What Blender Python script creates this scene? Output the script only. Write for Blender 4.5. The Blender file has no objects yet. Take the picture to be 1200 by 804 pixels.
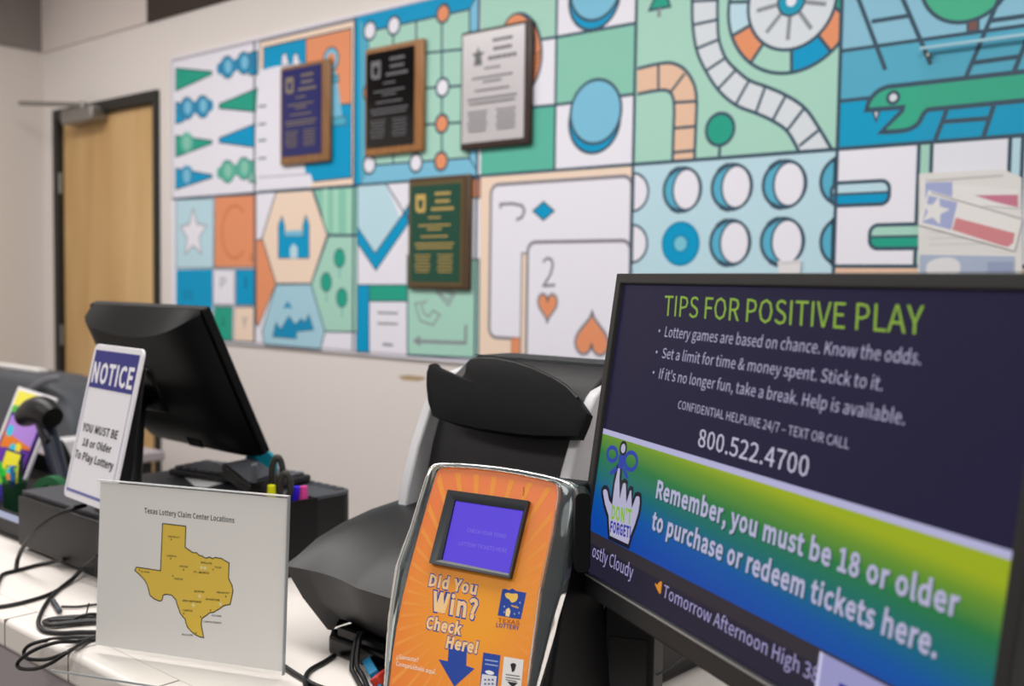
import bpy, bmesh, math, random
from mathutils import Vector, Matrix
random.seed(7)
S = bpy.context.scene
COL = S.collection
V = Vector

# ------------------------------------------------------------------ camera, world, lights, exposure
F, PITCH, ROLL, YAW = 1248.0, 0.0581, 0.0144, 0.726      # focal length in pixels of the 1200x804 frame, angles in radians
EYE = V((0, 0, 1.35))
def _rot():
    base = Matrix(((1, 0, 0), (0, 0, -1), (0, 1, 0)))
    cp, sp, cr, sr = math.cos(PITCH), math.sin(PITCH), math.cos(ROLL), math.sin(ROLL)
    P = Matrix(((1, 0, 0), (0, cp, -sp), (0, sp, cp)))
    Q = Matrix(((cr, -sr, 0), (sr, cr, 0), (0, 0, 1)))
    return Q @ P @ base @ Matrix.Rotation(-YAW, 3, 'Z')
RW = _rot()                                              # world -> camera (x right, y down, z forward)
cam_d = bpy.data.cameras.new('camera')
cam = bpy.data.objects.new('camera', cam_d); COL.objects.link(cam)
cam_d.sensor_fit = 'HORIZONTAL'; cam_d.sensor_width = 36.0; cam_d.lens = 36.0 * F / 1200
cam_d.clip_start = 0.02
r0, r1, r2 = RW[0], RW[1], RW[2]
M3 = Matrix((r0, -r1, -r2)).transposed()
cam.matrix_world = Matrix.Translation(EYE) @ M3.to_4x4()
cam_d.dof.use_dof = True; cam_d.dof.focus_distance = 1.18; cam_d.dof.aperture_fstop = 4.6
S.camera = cam

W = bpy.data.worlds.new('room_light'); S.world = W; W.use_nodes = True
W.node_tree.nodes['Background'].inputs[0].default_value = (1.0, 0.97, 0.95, 1)
W.node_tree.nodes['Background'].inputs[1].default_value = 0.34
def area(loc, sx, sy, e, col=(1, 0.97, 0.945)):
    l = bpy.data.lights.new('ceiling_lamp', 'AREA'); l.shape = 'RECTANGLE'; l.size = sx; l.size_y = sy
    l.energy = e * 0.80; l.color = col
    o = bpy.data.objects.new('ceiling_lamp', l); COL.objects.link(o); o.location = loc
for x, y, e in ((-4.3, 1.0, 22), (-2.9, 1.0, 24), (-1.5, 1.0, 24), (-0.1, 1.0, 20), (-3.6, -1.2, 26), (-1.6, -1.2, 26), (0.6, -1.2, 22)):
    area((x, y, 2.94), 1.2, 0.6, e)
S.view_settings.view_transform = 'Standard'; S.view_settings.look = 'None'
S.view_settings.gamma = 1.0; S.view_settings.use_curve_mapping = False
S.view_settings.exposure = 0.27

# ------------------------------------------------------------------ helpers: measuring
def ray(x, y): return RW.transposed() @ V(((x - 600) / F, (y - 402) / F, 1))
def atz(x, y, z): d = ray(x, y); return EYE + d * ((z - EYE.z) / d.z)
def aty(x, y, Y): d = ray(x, y); return EYE + d * (Y / d.y)
def atx(x, y, X): d = ray(x, y); return EYE + d * (X / d.x)
def atd(x, y, D): return EYE + ray(x, y) * D
def depth(p): return (RW @ (V(p) - EYE)).z
class Plane:
    def __init__(s, o, u, v): s.o = V(o); s.u = V(u).normalized(); s.v = V(v).normalized(); s.n = s.u.cross(s.v)
    def uv(s, x, y):
        d = ray(x, y); t = (s.o - EYE).dot(s.n) / d.dot(s.n); q = EYE + d * t - s.o
        return (q.dot(s.u), q.dot(s.v))
    def at(s, a, b, h=0.0): return s.o + s.u * a + s.v * b + s.n * h
def tilted(o, yaw, tilt):
    y, t = math.radians(yaw), math.radians(tilt)
    u = V((math.cos(y), math.sin(y), 0)); na = V((-math.sin(y), math.cos(y), 0))
    return Plane(o, u, V((0, 0, 1)) * math.cos(t) + na * math.sin(t))

# ------------------------------------------------------------------ helpers: materials
def lin(h):
    h = h.lstrip('#'); out = []
    for i in (0, 2, 4):
        c = int(h[i:i + 2], 16) / 255
        out.append(c / 12.92 if c <= 0.04045 else ((c + 0.055) / 1.055) ** 2.4)
    return (*out, 1.0)
MATS = {}
def mat(name, col, rough=0.5, spec=0.5, metal=0.0, trans=0.0, emit=None, es=1.0, coat=0.0, grain=0.0, gscale=400.0, vary=0.0, vscale=6.0, ior=1.45):
    if name in MATS: return MATS[name]
    m = bpy.data.materials.new(name); m.use_nodes = True; nt = m.node_tree; b = nt.nodes['Principled BSDF']
    c = lin(col) if isinstance(col, str) else col
    b.inputs['Base Color'].default_value = c; b.inputs['Roughness'].default_value = rough
    b.inputs['Specular IOR Level'].default_value = spec; b.inputs['Metallic'].default_value = metal
    b.inputs['Transmission Weight'].default_value = trans; b.inputs['Coat Weight'].default_value = coat
    b.inputs['IOR'].default_value = ior
    if emit: b.inputs['Emission Color'].default_value = lin(emit); b.inputs['Emission Strength'].default_value = es
    if grain or vary:
        tc = nt.nodes.new('ShaderNodeTexCoord')
    if grain:
        n = nt.nodes.new('ShaderNodeTexNoise'); n.inputs['Scale'].default_value = gscale
        bp = nt.nodes.new('ShaderNodeBump'); bp.inputs['Strength'].default_value = grain; bp.inputs['Distance'].default_value = 0.0006
        nt.links.new(tc.outputs['Object'], n.inputs['Vector']); nt.links.new(n.outputs['Fac'], bp.inputs['Height'])
        nt.links.new(bp.outputs['Normal'], b.inputs['Normal'])
    if vary:
        n = nt.nodes.new('ShaderNodeTexNoise'); n.inputs['Scale'].default_value = vscale; n.inputs['Detail'].default_value = 4
        mx = nt.nodes.new('ShaderNodeMix'); mx.data_type = 'RGBA'
        mx.inputs['A'].default_value = tuple(x * (1 - vary) for x in c[:3]) + (1,); mx.inputs['B'].default_value = tuple(min(1, x * (1 + vary)) for x in c[:3]) + (1,)
        nt.links.new(tc.outputs['Object'], n.inputs['Vector']); nt.links.new(n.outputs['Fac'], mx.inputs['Factor']); nt.links.new(mx.outputs['Result'], b.inputs['Base Color'])
    MATS[name] = m; return m
def wood(name, c1, c2, scale=(30, 30, 1.2), rough=0.45):
    m = bpy.data.materials.new(name); m.use_nodes = True; nt = m.node_tree; b = nt.nodes['Principled BSDF']
    tc = nt.nodes.new('ShaderNodeTexCoord'); mp = nt.nodes.new('ShaderNodeMapping'); mp.inputs['Scale'].default_value = scale
    n = nt.nodes.new('ShaderNodeTexNoise'); n.inputs['Scale'].default_value = 1.0; n.inputs['Detail'].default_value = 5; n.inputs['Distortion'].default_value = 0.6
    r = nt.nodes.new('ShaderNodeValToRGB'); r.color_ramp.elements[0].position = 0.3; r.color_ramp.elements[1].position = 0.7
    r.color_ramp.elements[0].color = lin(c1); r.color_ramp.elements[1].color = lin(c2)
    nt.links.new(tc.outputs['Object'], mp.inputs['Vector']); nt.links.new(mp.outputs['Vector'], n.inputs['Vector'])
    nt.links.new(n.outputs['Fac'], r.inputs['Fac']); nt.links.new(r.outputs['Color'], b.inputs['Base Color'])
    b.inputs['Roughness'].default_value = rough; MATS[name] = m; return m
def ink(h, rough=0.55, spec=0.2): return mat('ink_' + h.strip('#') + ('' if rough == 0.55 else '_%d' % int(rough * 100)), h, rough, spec)
def glow(h, k=1.0):                                      # a pixel colour of a lit screen
    n = 'lit_%s_%d' % (h.strip('#'), int(k * 100))
    return mat(n, '#030305', 0.4, 0.16, emit=h, es=k)

# ------------------------------------------------------------------ helpers: objects and meshes
BASE = {}
def tag(o, label, cat, group=None):
    o['label'] = label; o['category'] = cat
    if group: o['group'] = group
    return o
def thing(name, loc, label, cat, group=None):
    o = bpy.data.objects.new(name, None); COL.objects.link(o); o.location = loc; o.empty_display_size = 0.05
    BASE[o.name] = V(loc); return tag(o, label, cat, group)
class G:
    def __init__(s): s.bm = bmesh.new(); s.mats = []
    def mi(s, m):
        if m not in s.mats: s.mats.append(m)
        return s.mats.index(m)
    def face(s, pts, m):
        f = s.bm.faces.new([s.bm.verts.new(p) for p in pts]); f.material_index = s.mi(m); return f
    def box(s, lo, hi, m, R=None, piv=None):
        x0, y0, z0 = lo; x1, y1, z1 = hi
        c = [V(p) for p in ((x0, y0, z0), (x1, y0, z0), (x1, y1, z0), (x0, y1, z0), (x0, y0, z1), (x1, y0, z1), (x1, y1, z1), (x0, y1, z1))]
        if R is not None:
            pv = V(piv) if piv is not None else (V(lo) + V(hi)) / 2
            c = [pv + R @ (p - pv) for p in c]
        return s.hexa(c, m)
    def hexa(s, c, m):
        v = [s.bm.verts.new(p) for p in c]; i = s.mi(m)
        for q in ((3, 2, 1, 0), (4, 5, 6, 7), (0, 1, 5, 4), (1, 2, 6, 5), (2, 3, 7, 6), (3, 0, 4, 7)):
            s.bm.faces.new([v[k] for k in q]).material_index = i
    def slab(s, P, a0, b0, a1, b1, h0, h1, m):           # a box laid out in a plane's own coordinates
        s.hexa([P.at(a0, b0, h0), P.at(a1, b0, h0), P.at(a1, b1, h0), P.at(a0, b1, h0), P.at(a0, b0, h1), P.at(a1, b0, h1), P.at(a1, b1, h1), P.at(a0, b1, h1)], m)
    def prism(s, pts, vec, m):
        vec = V(vec); a = [s.bm.verts.new(V(p)) for p in pts]; b = [s.bm.verts.new(V(p) + vec) for p in pts]; i = s.mi(m); n = len(a)
        s.bm.faces.new(a).material_index = i; s.bm.faces.new(b[::-1]).material_index = i
        for k in range(n):
            s.bm.faces.new((a[k], b[k], b[(k + 1) % n], a[(k + 1) % n])).material_index = i
    def grid(s, rows, m, closed_u=False, closed_v=False, caps=False):
        vs = [[s.bm.verts.new(V(p)) for p in r] for r in rows]; i = s.mi(m); nr, nc = len(vs), len(vs[0])
        for a in range(nr if closed_v else nr - 1):
            for b in range(nc if closed_u else nc - 1):
                s.bm.faces.new((vs[a][b], vs[a][(b + 1) % nc], vs[(a + 1) % nr][(b + 1) % nc], vs[(a + 1) % nr][b])).material_index = i
        if caps:
            s.bm.faces.new(vs[0][::-1]).material_index = i; s.bm.faces.new(vs[-1]).material_index = i
    def tube(s, pts, r, m, n=10, closed=False, smooth=6):
        pts = [V(p) for p in pts]
        if smooth: pts = spline(pts, smooth, closed)
        N = len(pts); rows = []; up = V((0.13, 0.21, 1))
        for k in range(N):
            t = (pts[(k + 1) % N] - pts[k - 1]) if closed else (pts[min(k + 1, N - 1)] - pts[max(k - 1, 0)])
            t.normalize(); a = up - t * up.dot(t)
            if a.length < 1e-4: a = t.orthogonal()
            a.normalize(); up = a; b = t.cross(a)
            rr = r(k / (N - 1)) if callable(r) else r
            rows.append([pts[k] + (a * math.cos(q) + b * math.sin(q)) * rr for q in [2 * math.pi * j / n for j in range(n)]])
        s.grid(rows, m, closed_u=True, closed_v=closed, caps=not closed)
    def cyl(s, a, b, r, m, n=24, r2=None):
        s.tube([a, b], (lambda t: r + ((r2 if r2 is not None else r) - r) * t), m, n, smooth=0)
    def done(s, name, parent=None, loc=None, bevel=0.0, seg=2, sharp=40, subsurf=0):
        bmesh.ops.recalc_face_normals(s.bm, faces=s.bm.faces) if bevel or subsurf else None
        if parent is not None:
            r = parent
            while r.parent: r = r.parent
            base = BASE[r.name]
        else:
            base = V(loc) if loc is not None else V((0, 0, 0))
        bmesh.ops.translate(s.bm, verts=s.bm.verts, vec=-base)
        me = bpy.data.meshes.new(name); s.bm.to_mesh(me); s.bm.free()
        for m in s.mats: me.materials.append(m)
        o = bpy.data.objects.new(name, me); COL.objects.link(o)
        for p in me.polygons: p.use_smooth = True
        me.set_sharp_from_angle(angle=math.radians(sharp))
        if bevel:
            md = o.modifiers.new('bevel', 'BEVEL'); md.width = bevel; md.segments = seg; md.limit_method = 'ANGLE'; md.angle_limit = math.radians(35); md.harden_normals = False
        if subsurf:
            md = o.modifiers.new('sub', 'SUBSURF'); md.levels = subsurf; md.render_levels = subsurf
        if parent is not None:
            o.parent = parent
        else:
            o.location = base; BASE[o.name] = base
        return o
def spline(p, n, closed=False):
    N = len(p); out = []
    for k in range(N if closed else N - 1):
        a, b, c, d = (p[(k - 1) % N], p[k], p[(k + 1) % N], p[(k + 2) % N]) if closed else (p[max(k - 1, 0)], p[k], p[k + 1], p[min(k + 2, N - 1)])
        for j in range(n):
            t = j / n
            out.append(0.5 * ((2 * b) + (c - a) * t + (2 * a - 5 * b + 4 * c - d) * t * t + (3 * b - a - 3 * c + d) * t ** 3))
    if not closed: out.append(p[-1])
    return out
def struct(o): o['kind'] = 'structure'; return o

# a plain sans typeface drawn as outlines: character | advance | contours, cap height 500
TYPE = {}
for _l in r"""!|220|89,151 132,151 141,511 78,511/110,-9 142,4 155,38 142,73 110,86 78,73 65,38 78,4
&|464|177,-9 256,7 321,48 380,12 436,-9 452,43 408,61 359,91 410,175 446,269 388,269 359,190 318,122 249,188 191,263 268,327 304,411 278,481 205,509 122,475 91,392 99,335 123,274 55,214 25,130 67,30/280,81 234,52 184,41 114,66 85,133 104,186 149,231 209,152/168,304 150,349 144,392 161,444 206,465 242,448 253,409 228,352
'|190|75,329 114,329 126,456 127,526 61,526 63,456
,|190|51,-130 124,-73 151,13 137,67 98,86 65,74 51,42 65,10 97,-1 104,-1 86,-55 36,-93
.|190|95,-9 127,4 140,38 127,73 95,86 63,73 50,38 63,4
/|267|8,-122 53,-122 257,542 212,542
0|379|190,-9 303,56 345,252 303,445 190,509 76,445 34,252 76,56/190,42 121,92 94,252 121,410 190,460 259,410 285,252 259,92
1|379|60,0 334,0 334,52 234,52 234,500 186,500 141,479 83,465 83,425 172,425 172,52 60,52
2|379|30,0 344,0 344,54 206,54 124,49 266,210 321,362 281,469 175,509 92,489 27,436 63,400 110,442 167,458 236,430 259,359 203,217 30,37
3|379|179,-9 293,29 340,134 310,218 235,262 299,308 323,384 282,476 177,509 100,492 38,450 72,410 119,445 175,458 237,437 260,379 230,311 121,284 121,236 243,209 277,136 249,68 175,43 103,60 52,100 20,60 83,12
4|379|232,0 291,0 291,138 357,138 357,188 291,188 291,500 222,500 14,179 14,138 232,138/232,188 78,188 192,358 234,432 232,341
5|379|179,-9 292,36 342,162 298,284 192,322 151,317 117,302 130,447 318,447 318,500 75,500 59,267 92,246 132,267 175,275 251,245 279,161 248,75 173,43 100,60 50,98 18,57 82,12
7|379|135,0 200,0 232,248 347,462 347,500 33,500 33,447 276,447 172,243
8|379|191,-9 304,28 347,120 322,202 263,253 307,304 329,376 293,471 192,508 95,472 55,381 75,313 123,263 60,209 31,124 76,29/225,271 146,313 112,381 134,439 192,461 254,435 276,372 263,319/192,38 117,64 87,130 106,194 156,243 248,197 288,122 262,61
?|323|121,151 177,151 227,277 287,398 252,487 160,520 86,502 29,457 65,424 105,456 153,468 208,446 226,394 168,287/151,-9 183,4 196,38 183,73 151,86 119,73 106,38 119,4
A|415|3,0 66,0 115,153 297,153 345,0 412,0 242,500 172,500/130,203 181,363 206,449 282,203
B|448|69,0 228,0 365,36 417,147 389,228 316,267 370,311 389,378 341,472 217,500 69,500/132,288 132,450 209,450 297,432 327,370 299,310 206,288/132,50 132,239 219,239 320,217 355,149 319,74 219,50
C|435|257,-9 343,10 411,63 376,103 324,61 260,46 146,102 104,252 148,399 262,454 319,441 364,407 398,447 342,490 261,509 103,440 40,250 102,60
D|469|69,0 196,0 369,67 429,252 369,436 194,500 69,500/132,52 132,449 188,449 321,398 364,252 321,104 188,52
E|402|69,0 364,0 364,54 132,54 132,236 321,236 321,290 132,290 132,447 357,447 357,500 69,500
F|377|69,0 132,0 132,224 323,224 323,278 132,278 132,447 357,447 357,500 69,500
G|470|265,-9 355,8 420,49 420,259 255,259 255,207 362,207 362,76 322,54 271,46 148,102 104,252 150,399 271,454 334,440 379,407 413,447 356,489 269,509 105,440 40,250 103,60
H|497|69,0 132,0 132,236 365,236 365,0 428,0 428,500 365,500 365,291 132,291 132,500 69,500
I|200|69,0 132,0 132,500 69,500
K|441|69,0 132,0 132,158 218,261 368,0 438,0 257,310 414,500 342,500 133,249 132,500 69,500
L|370|69,0 351,0 351,54 132,54 132,500 69,500
M|554|69,0 126,0 126,277 118,424 255,50 297,50 433,424 426,277 426,0 485,0 485,500 409,500 277,128 145,500 69,500
N|493|69,0 128,0 128,263 122,419 177,316 359,0 424,0 424,500 364,500 364,240 371,82 316,185 133,500 69,500
O|506|253,-9 407,61 467,252 407,440 253,509 99,440 40,252 99,61/253,46 145,102 104,252 145,399 253,454 361,399 402,252 361,102
P|432|69,0 132,0 132,199 214,199 347,237 398,353 347,468 211,500 69,500/132,250 132,449 203,449 302,428 336,353 304,275 206,250
R|433|132,263 132,449 216,449 306,429 337,360 306,287 216,263/343,0 414,0 287,219 369,266 400,360 351,469 225,500 69,500 69,0 132,0 132,212 222,212
S|407|207,-9 331,32 377,133 347,218 274,267 203,297 147,327 120,381 146,434 214,454 276,441 327,407 360,447 296,492 214,509 101,472 56,377 89,292 158,248 229,217 289,184 313,128 285,69 208,46 133,63 70,108 33,65 110,11
T|409|173,0 236,0 236,447 387,447 387,500 21,500 21,447 173,447
U|492|246,-9 374,38 426,206 426,500 365,500 365,205 330,80 246,46 163,80 130,205 130,500 67,500 67,206 118,38
V|392|160,0 233,0 392,500 328,500 197,64 67,500 1,500
W|599|123,0 198,0 273,302 299,415 325,302 401,0 477,0 580,500 520,500 467,228 437,65 400,228 330,500 272,500 203,228 166,65 83,500 18,500
X|391|12,0 78,0 150,135 191,216 310,0 380,0 233,255 370,500 304,500 219,338 199,299 91,500 21,500 158,259
Y|362|149,0 212,0 212,194 363,500 297,500 181,249 66,500 -1,500 149,194
a|384|148,-9 213,7 272,44 278,0 329,0 329,228 299,338 201,380 119,364 56,332 80,289 130,316 191,328 252,299 267,235 95,189 40,96 71,19/166,42 119,55 100,100 137,159 267,193 267,90 216,54
b|422|226,-9 338,43 387,191 349,328 239,380 178,365 123,328 126,394 126,543 63,543 63,0 113,0 119,38 172,4/216,44 173,52 126,82 126,277 176,314 224,327 299,290 322,190 292,83
c|348|209,-9 273,4 329,38 302,80 262,54 214,43 131,82 100,185 133,288 216,327 256,319 290,295 321,336 276,367 214,380 89,329 35,185 85,42
d|423|189,-9 240,2 297,40 297,0 360,0 360,543 297,543 297,350 253,368 196,380 120,352 85,327 50,262 36,185 45,110 78,42 125,4/203,44 160,54 127,81 107,128 100,186 108,243 132,288 167,317 207,327 252,318 297,289 297,94 251,56
e|378|213,-9 280,2 334,29 312,70 269,49 220,41 133,76 97,171 347,171 349,206 311,333 201,380 87,328 35,185 87,42/96,215 133,300 203,330 270,301 295,215
f|222|23,320 73,320 73,0 135,0 135,320 214,320 214,370 135,370 135,429 148,483 188,502 208,499 229,492 243,540 214,549 181,552 99,519 73,430 73,370 23,367
g|385|188,-171 324,-132 375,-42 343,25 246,46 173,46 122,57 108,86 115,111 132,130 159,121 187,117 283,152 323,246 314,290 293,323 368,323 368,370 239,370 216,377 187,380 90,344 48,248 63,188 97,146 69,117 56,76 65,39 89,14 49,-26 35,-72 77,-145/187,160 132,183 108,248 132,311 187,334 243,311 266,248 243,183/196,-128 118,-110 89,-63 98,-31 127,0 152,-4 239,-5 295,-16 314,-53 282,-104
h|414|63,0 126,0 126,269 175,311 226,325 280,302 297,226 297,0 359,0 359,235 331,343 246,380 178,362 123,318 126,394 126,543 63,543
i|188|63,0 126,0 126,370 63,370/94,447 124,458 136,488 124,517 94,529 64,517 53,488 64,458
k|377|63,0 124,0 124,98 194,179 302,0 370,0 230,221 353,370 284,370 125,175 124,543 63,543
l|194|128,-9 164,-3 156,44 143,43 130,49 126,70 126,543 63,543 63,74 78,13
m|632|63,0 126,0 126,269 174,311 218,325 270,302 287,226 287,0 349,0 349,269 398,311 443,325 495,302 512,226 512,0 574,0 574,235 546,343 462,380 398,360 339,309 304,361 237,380 175,362 120,317 114,370 63,370
n|416|63,0 126,0 126,269 175,311 226,325 280,302 297,226 297,0 359,0 359,235 331,343 246,380 178,362 120,317 114,370 63,370
o|413|207,-9 326,42 378,185 326,329 207,380 87,329 35,185 87,42/207,43 129,82 100,185 129,288 207,327 285,288 314,185 285,82
p|423|63,-156 126,-156 126,-31 123,34 175,2 226,-9 338,43 387,191 349,328 239,380 177,364 121,327 114,370 63,370/216,44 174,52 126,82 126,277 176,314 224,327 299,290 322,190 292,83
q|423|297,-156 360,-156 360,370 310,370 303,336 254,369 196,380 85,327 36,185 78,42 189,-9 250,6 301,43 297,-25/203,44 127,81 100,186 132,288 207,327 252,318 297,289 297,94 251,56
r|265|63,0 126,0 126,238 170,305 218,324 254,318 266,372 248,378 226,380 168,359 121,303 114,370 63,370
s|319|160,-9 260,24 294,101 258,176 181,214 126,238 102,278 118,316 171,332 215,322 254,299 284,338 234,367 170,380 76,349 42,275 77,205 208,141 235,98 217,57 162,40 102,52 52,84 22,42 84,6
t|257|179,-9 214,-5 248,5 235,52 215,45 193,42 148,60 136,113 136,320 237,320 237,370 136,370 136,475 84,475 77,370 18,367 18,320 74,320 74,115 97,25
u|414|171,-9 238,9 294,58 300,0 352,0 352,370 290,370 290,108 241,60 190,45 136,68 120,143 120,370 57,370 57,136 85,28
v|355|143,0 216,0 347,370 285,370 215,160 179,50 161,105 74,370 9,370
w|547|121,0 194,0 246,198 273,306 300,200 353,0 429,0 529,370 469,370 415,156 391,53 364,156 306,370 245,370 187,156 160,53 137,156 82,370 18,370
x|340|10,0 76,0 164,153 261,0 329,0 207,187 320,370 255,370 175,227 87,370 20,370 132,193
y|355|69,-160 156,-123 207,-31 347,370 286,370 219,165 187,60 74,370 9,370 158,-1 149,-29 117,-86 66,-108 38,-102 25,-152 45,-158
¿|323|164,-149 238,-132 295,-87 259,-54 218,-86 171,-98 116,-76 97,-24 156,84 202,220 147,220 96,94 36,-27 71,-117/173,284 205,297 218,332 205,367 173,380 141,367 128,332 141,297
é|378|213,-9 280,2 334,29 312,70 269,49 220,41 133,76 97,171 347,171 349,206 311,333 201,380 87,328 35,185 87,42/96,215 133,300 203,330 270,301 295,215/190,437 309,554 266,595 158,468
í|188|63,0 126,0 126,370 63,370/84,437 203,554 159,595 51,468
–|366|31,171 334,171 334,213 31,213
•|682|341,332 290,310 269,259 290,208 341,187 392,208 413,259 392,310
 |152|""".split('\n'):
    _a, _c = _l[2:].split('|'); TYPE[_l[0]] = (int(_a), [[tuple(map(int, q.split(','))) for q in k.split()] for k in _c.split('/') if k])
_tc = {}
def glyphs(body, bold=0.0):                              # flat polygons of a line of type, cap height 1, starting at x = 0
    k = (body, bold)
    if k not in _tc:
        cu = bpy.data.curves.new('type', 'CURVE'); cu.dimensions = '2D'; cu.fill_mode = 'BOTH'; cu.offset = bold * 0.72
        x = 0.0; x0 = None; x1 = 0.0
        for ch in body:
            adv, cs = TYPE[ch]
            for c in cs:
                sp = cu.splines.new('POLY'); sp.points.add(len(c) - 1); sp.use_cyclic_u = True
                for p, (a, b) in zip(sp.points, c): p.co = ((x + a) / 500, b / 500, 0, 1)
                lo, hi = min(a for a, b in c), max(a for a, b in c)
                x0 = (x + lo) if x0 is None else min(x0, x + lo); x1 = max(x1, x + hi)
            x += adv + 500 * bold * 1.1
        ob = bpy.data.objects.new('type', cu); me = bpy.data.meshes.new_from_object(ob)
        vs = [(v.co.x - x0 / 500, v.co.y) for v in me.vertices if True]; zs = [v.co.z for v in me.vertices]
        fs = [tuple(p.vertices) for p in me.polygons]
        _tc[k] = (vs, fs, (x1 - x0) / 500)
        bpy.data.meshes.remove(me); bpy.data.objects.remove(ob); bpy.data.curves.remove(cu)
    return _tc[k]
def circle(c, rx, ry=None, n=40, a0=0, a1=360):
    ry = rx if ry is None else ry
    full = abs(a1 - a0) >= 360; k = n if full else n + 1
    return [(c[0] + rx * math.cos(math.radians(a0 + (a1 - a0) * i / n)), c[1] + ry * math.sin(math.radians(a0 + (a1 - a0) * i / n))) for i in range(k)]
def smooth2(p, n=5, closed=True): return [(q.x, q.y) for q in spline([V((a, b, 0)) for a, b in p], n, closed)]
def rrect(a0, b0, a1, b1, r, n=6):
    out = []
    for cx, cy, s in ((a1 - r, b1 - r, 0), (a0 + r, b1 - r, 90), (a0 + r, b0 + r, 180), (a1 - r, b0 + r, 270)):
        out += circle((cx, cy), r, n=n, a0=s, a1=s + 90)
    return out
class Art:                                               # flat printing on a surface, each later layer a hair in front
    def __init__(s, g, P, h=0.0004, dh=2e-5): s.g, s.P, s.h, s.dh = g, P, h, dh
    def px(s, pts): return [s.P.uv(*p) for p in pts]
    def up(s): s.h += s.dh; return s.h
    def poly(s, uv, m, out=None, w=0.0):
        h = s.up()
        if sum(uv[i - 1][0] * uv[i][1] - uv[i][0] * uv[i - 1][1] for i in range(len(uv))) < 0: uv = uv[::-1]
        s.g.face([s.P.at(a, b, h) for a, b in uv], m)
        if out: s.line(uv, w, out, closed=True)
    def pp(s, pts, m, out=None, w=0.0): s.poly(s.px(pts), m, out, w)
    def line(s, uv, w, m, closed=False):
        h = s.up(); p = [V((a, b)) for a, b in uv]; N = len(p); L = []; R = []
        for k in range(N):
            a = p[k - 1] if (closed or k) else None; c = p[(k + 1) % N] if (closed or k < N - 1) else None
            d1 = (p[k] - a).normalized() if a is not None and (p[k] - a).length > 1e-9 else None
            d2 = (c - p[k]).normalized() if c is not None and (c - p[k]).length > 1e-9 else None
            d1 = d1 or d2 or V((1, 0)); d2 = d2 or d1
            n1 = V((-d1.y, d1.x)); n2 = V((-d2.y, d2.x)); mm = n1 + n2
            mm = mm.normalized() if mm.length > 1e-6 else n1
            k2 = min(2.0, 1 / max(0.3, mm.dot(n1)))
            L.append(p[k] + mm * (w / 2 * k2)); R.append(p[k] - mm * (w / 2 * k2))
        i = s.g.mi(m); bm = s.g.bm
        lv = [bm.verts.new(s.P.at(q.x, q.y, h)) for q in L]; rv = [bm.verts.new(s.P.at(q.x, q.y, h)) for q in R]
        for k in range(N if closed else N - 1):
            bm.faces.new((rv[k], rv[(k + 1) % N], lv[(k + 1) % N], lv[k])).material_index = i
    def lp(s, pts, w, m, closed=False): s.line(s.px(pts), w, m, closed)
    def text(s, body, L, T, R, m, bold=0.0):             # L, R: baseline ends, T: top of the first capital (plane coordinates)
        vs, fs, wd = glyphs(body, bold); h = s.up(); L, T, R = V(L), V(T), V(R); ex = (R - L) / wd; ey = T - L
        i = s.g.mi(m); bv = [s.g.bm.verts.new(s.P.at(*(L + ex * x + ey * y), h)) for x, y in vs]
        for f in fs:
            try: s.g.bm.faces.new([bv[k] for k in f]).material_index = i
            except ValueError: pass
    def tp(s, body, L, T, R, m, bold=0.0): s.text(body, s.P.uv(*L), s.P.uv(*T), s.P.uv(*R), m, bold)

# ------------------------------------------------------------------ materials
WHITE_WALL = mat('wall_paint', '#E6DFDB', 0.75, 0.25, vary=0.02, vscale=1.5, grain=0.15, gscale=300)
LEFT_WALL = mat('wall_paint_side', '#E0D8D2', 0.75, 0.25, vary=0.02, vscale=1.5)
GREY_BAND = mat('grey_soffit_paint', '#8C8480', 0.8, 0.2)
DARK_BAND = mat('dark_soffit_paint', '#453C37', 0.8, 0.2)
FLOORM = mat('floor_carpet', '#6E6862', 0.9, 0.1, vary=0.2, vscale=60)
CEILM = mat('ceiling_tile', '#E4E0DA', 0.9, 0.1, grain=0.3, gscale=120)
BLACK = mat('black_plastic', '#0C0C0E', 0.45, 0.25, grain=0.25, gscale=900)
BLACKM = mat('black_matt_plastic', '#0A0A0C', 0.5, 0.22)
BLACKG = mat('black_gloss_plastic', '#060608', 0.25, 0.35)
BLACKS = mat('black_satin_plastic', '#0E0E10', 0.42, 0.42, grain=0.12, gscale=1200)
CHAR = mat('charcoal_plastic', '#222123', 0.5, 0.35, grain=0.3, gscale=900)
GREYP = mat('grey_plastic', '#4B4E54', 0.55, 0.4)
GREYT = mat('textured_grey_plastic', '#3E4046', 0.55, 0.4, grain=0.6, gscale=160)
SILVER = mat('silver_plastic', '#C9C9CC', 0.38, 0.5)
STEEL = mat('brushed_metal', '#9A9894', 0.4, 0.5, metal=0.8)
CORD = mat('black_cord', '#111113', 0.45, 0.5)
PAPER = mat('white_paper', '#E9E5E2', 0.7, 0.25)
LAMI = mat('white_laminate', '#EDE6E0', 0.35, 0.45, vary=0.015, vscale=8)
PANEL = mat('grey_laminate', '#A59CA0', 0.5, 0.3)
JOINT = mat('counter_joint', '#8E8783', 0.7, 0.2)
CLEAR = mat('clear_acrylic', '#FFFFFF', 0.03)
_nt = CLEAR.node_tree; _nt.nodes.remove(_nt.nodes['Principled BSDF'])
_tr = _nt.nodes.new('ShaderNodeBsdfTransparent'); _tr.inputs[0].default_value = (0.99, 0.995, 0.993, 1); _gl = _nt.nodes.new('ShaderNodeBsdfGlossy'); _gl.inputs['Roughness'].default_value = 0.03
_mx = _nt.nodes.new('ShaderNodeMixShader'); _mx.inputs[0].default_value = 0.014
_nt.links.new(_tr.outputs[0], _mx.inputs[1]); _nt.links.new(_gl.outputs[0], _mx.inputs[2]); _nt.links.new(_mx.outputs[0], _nt.nodes['Material Output'].inputs['Surface'])
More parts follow.
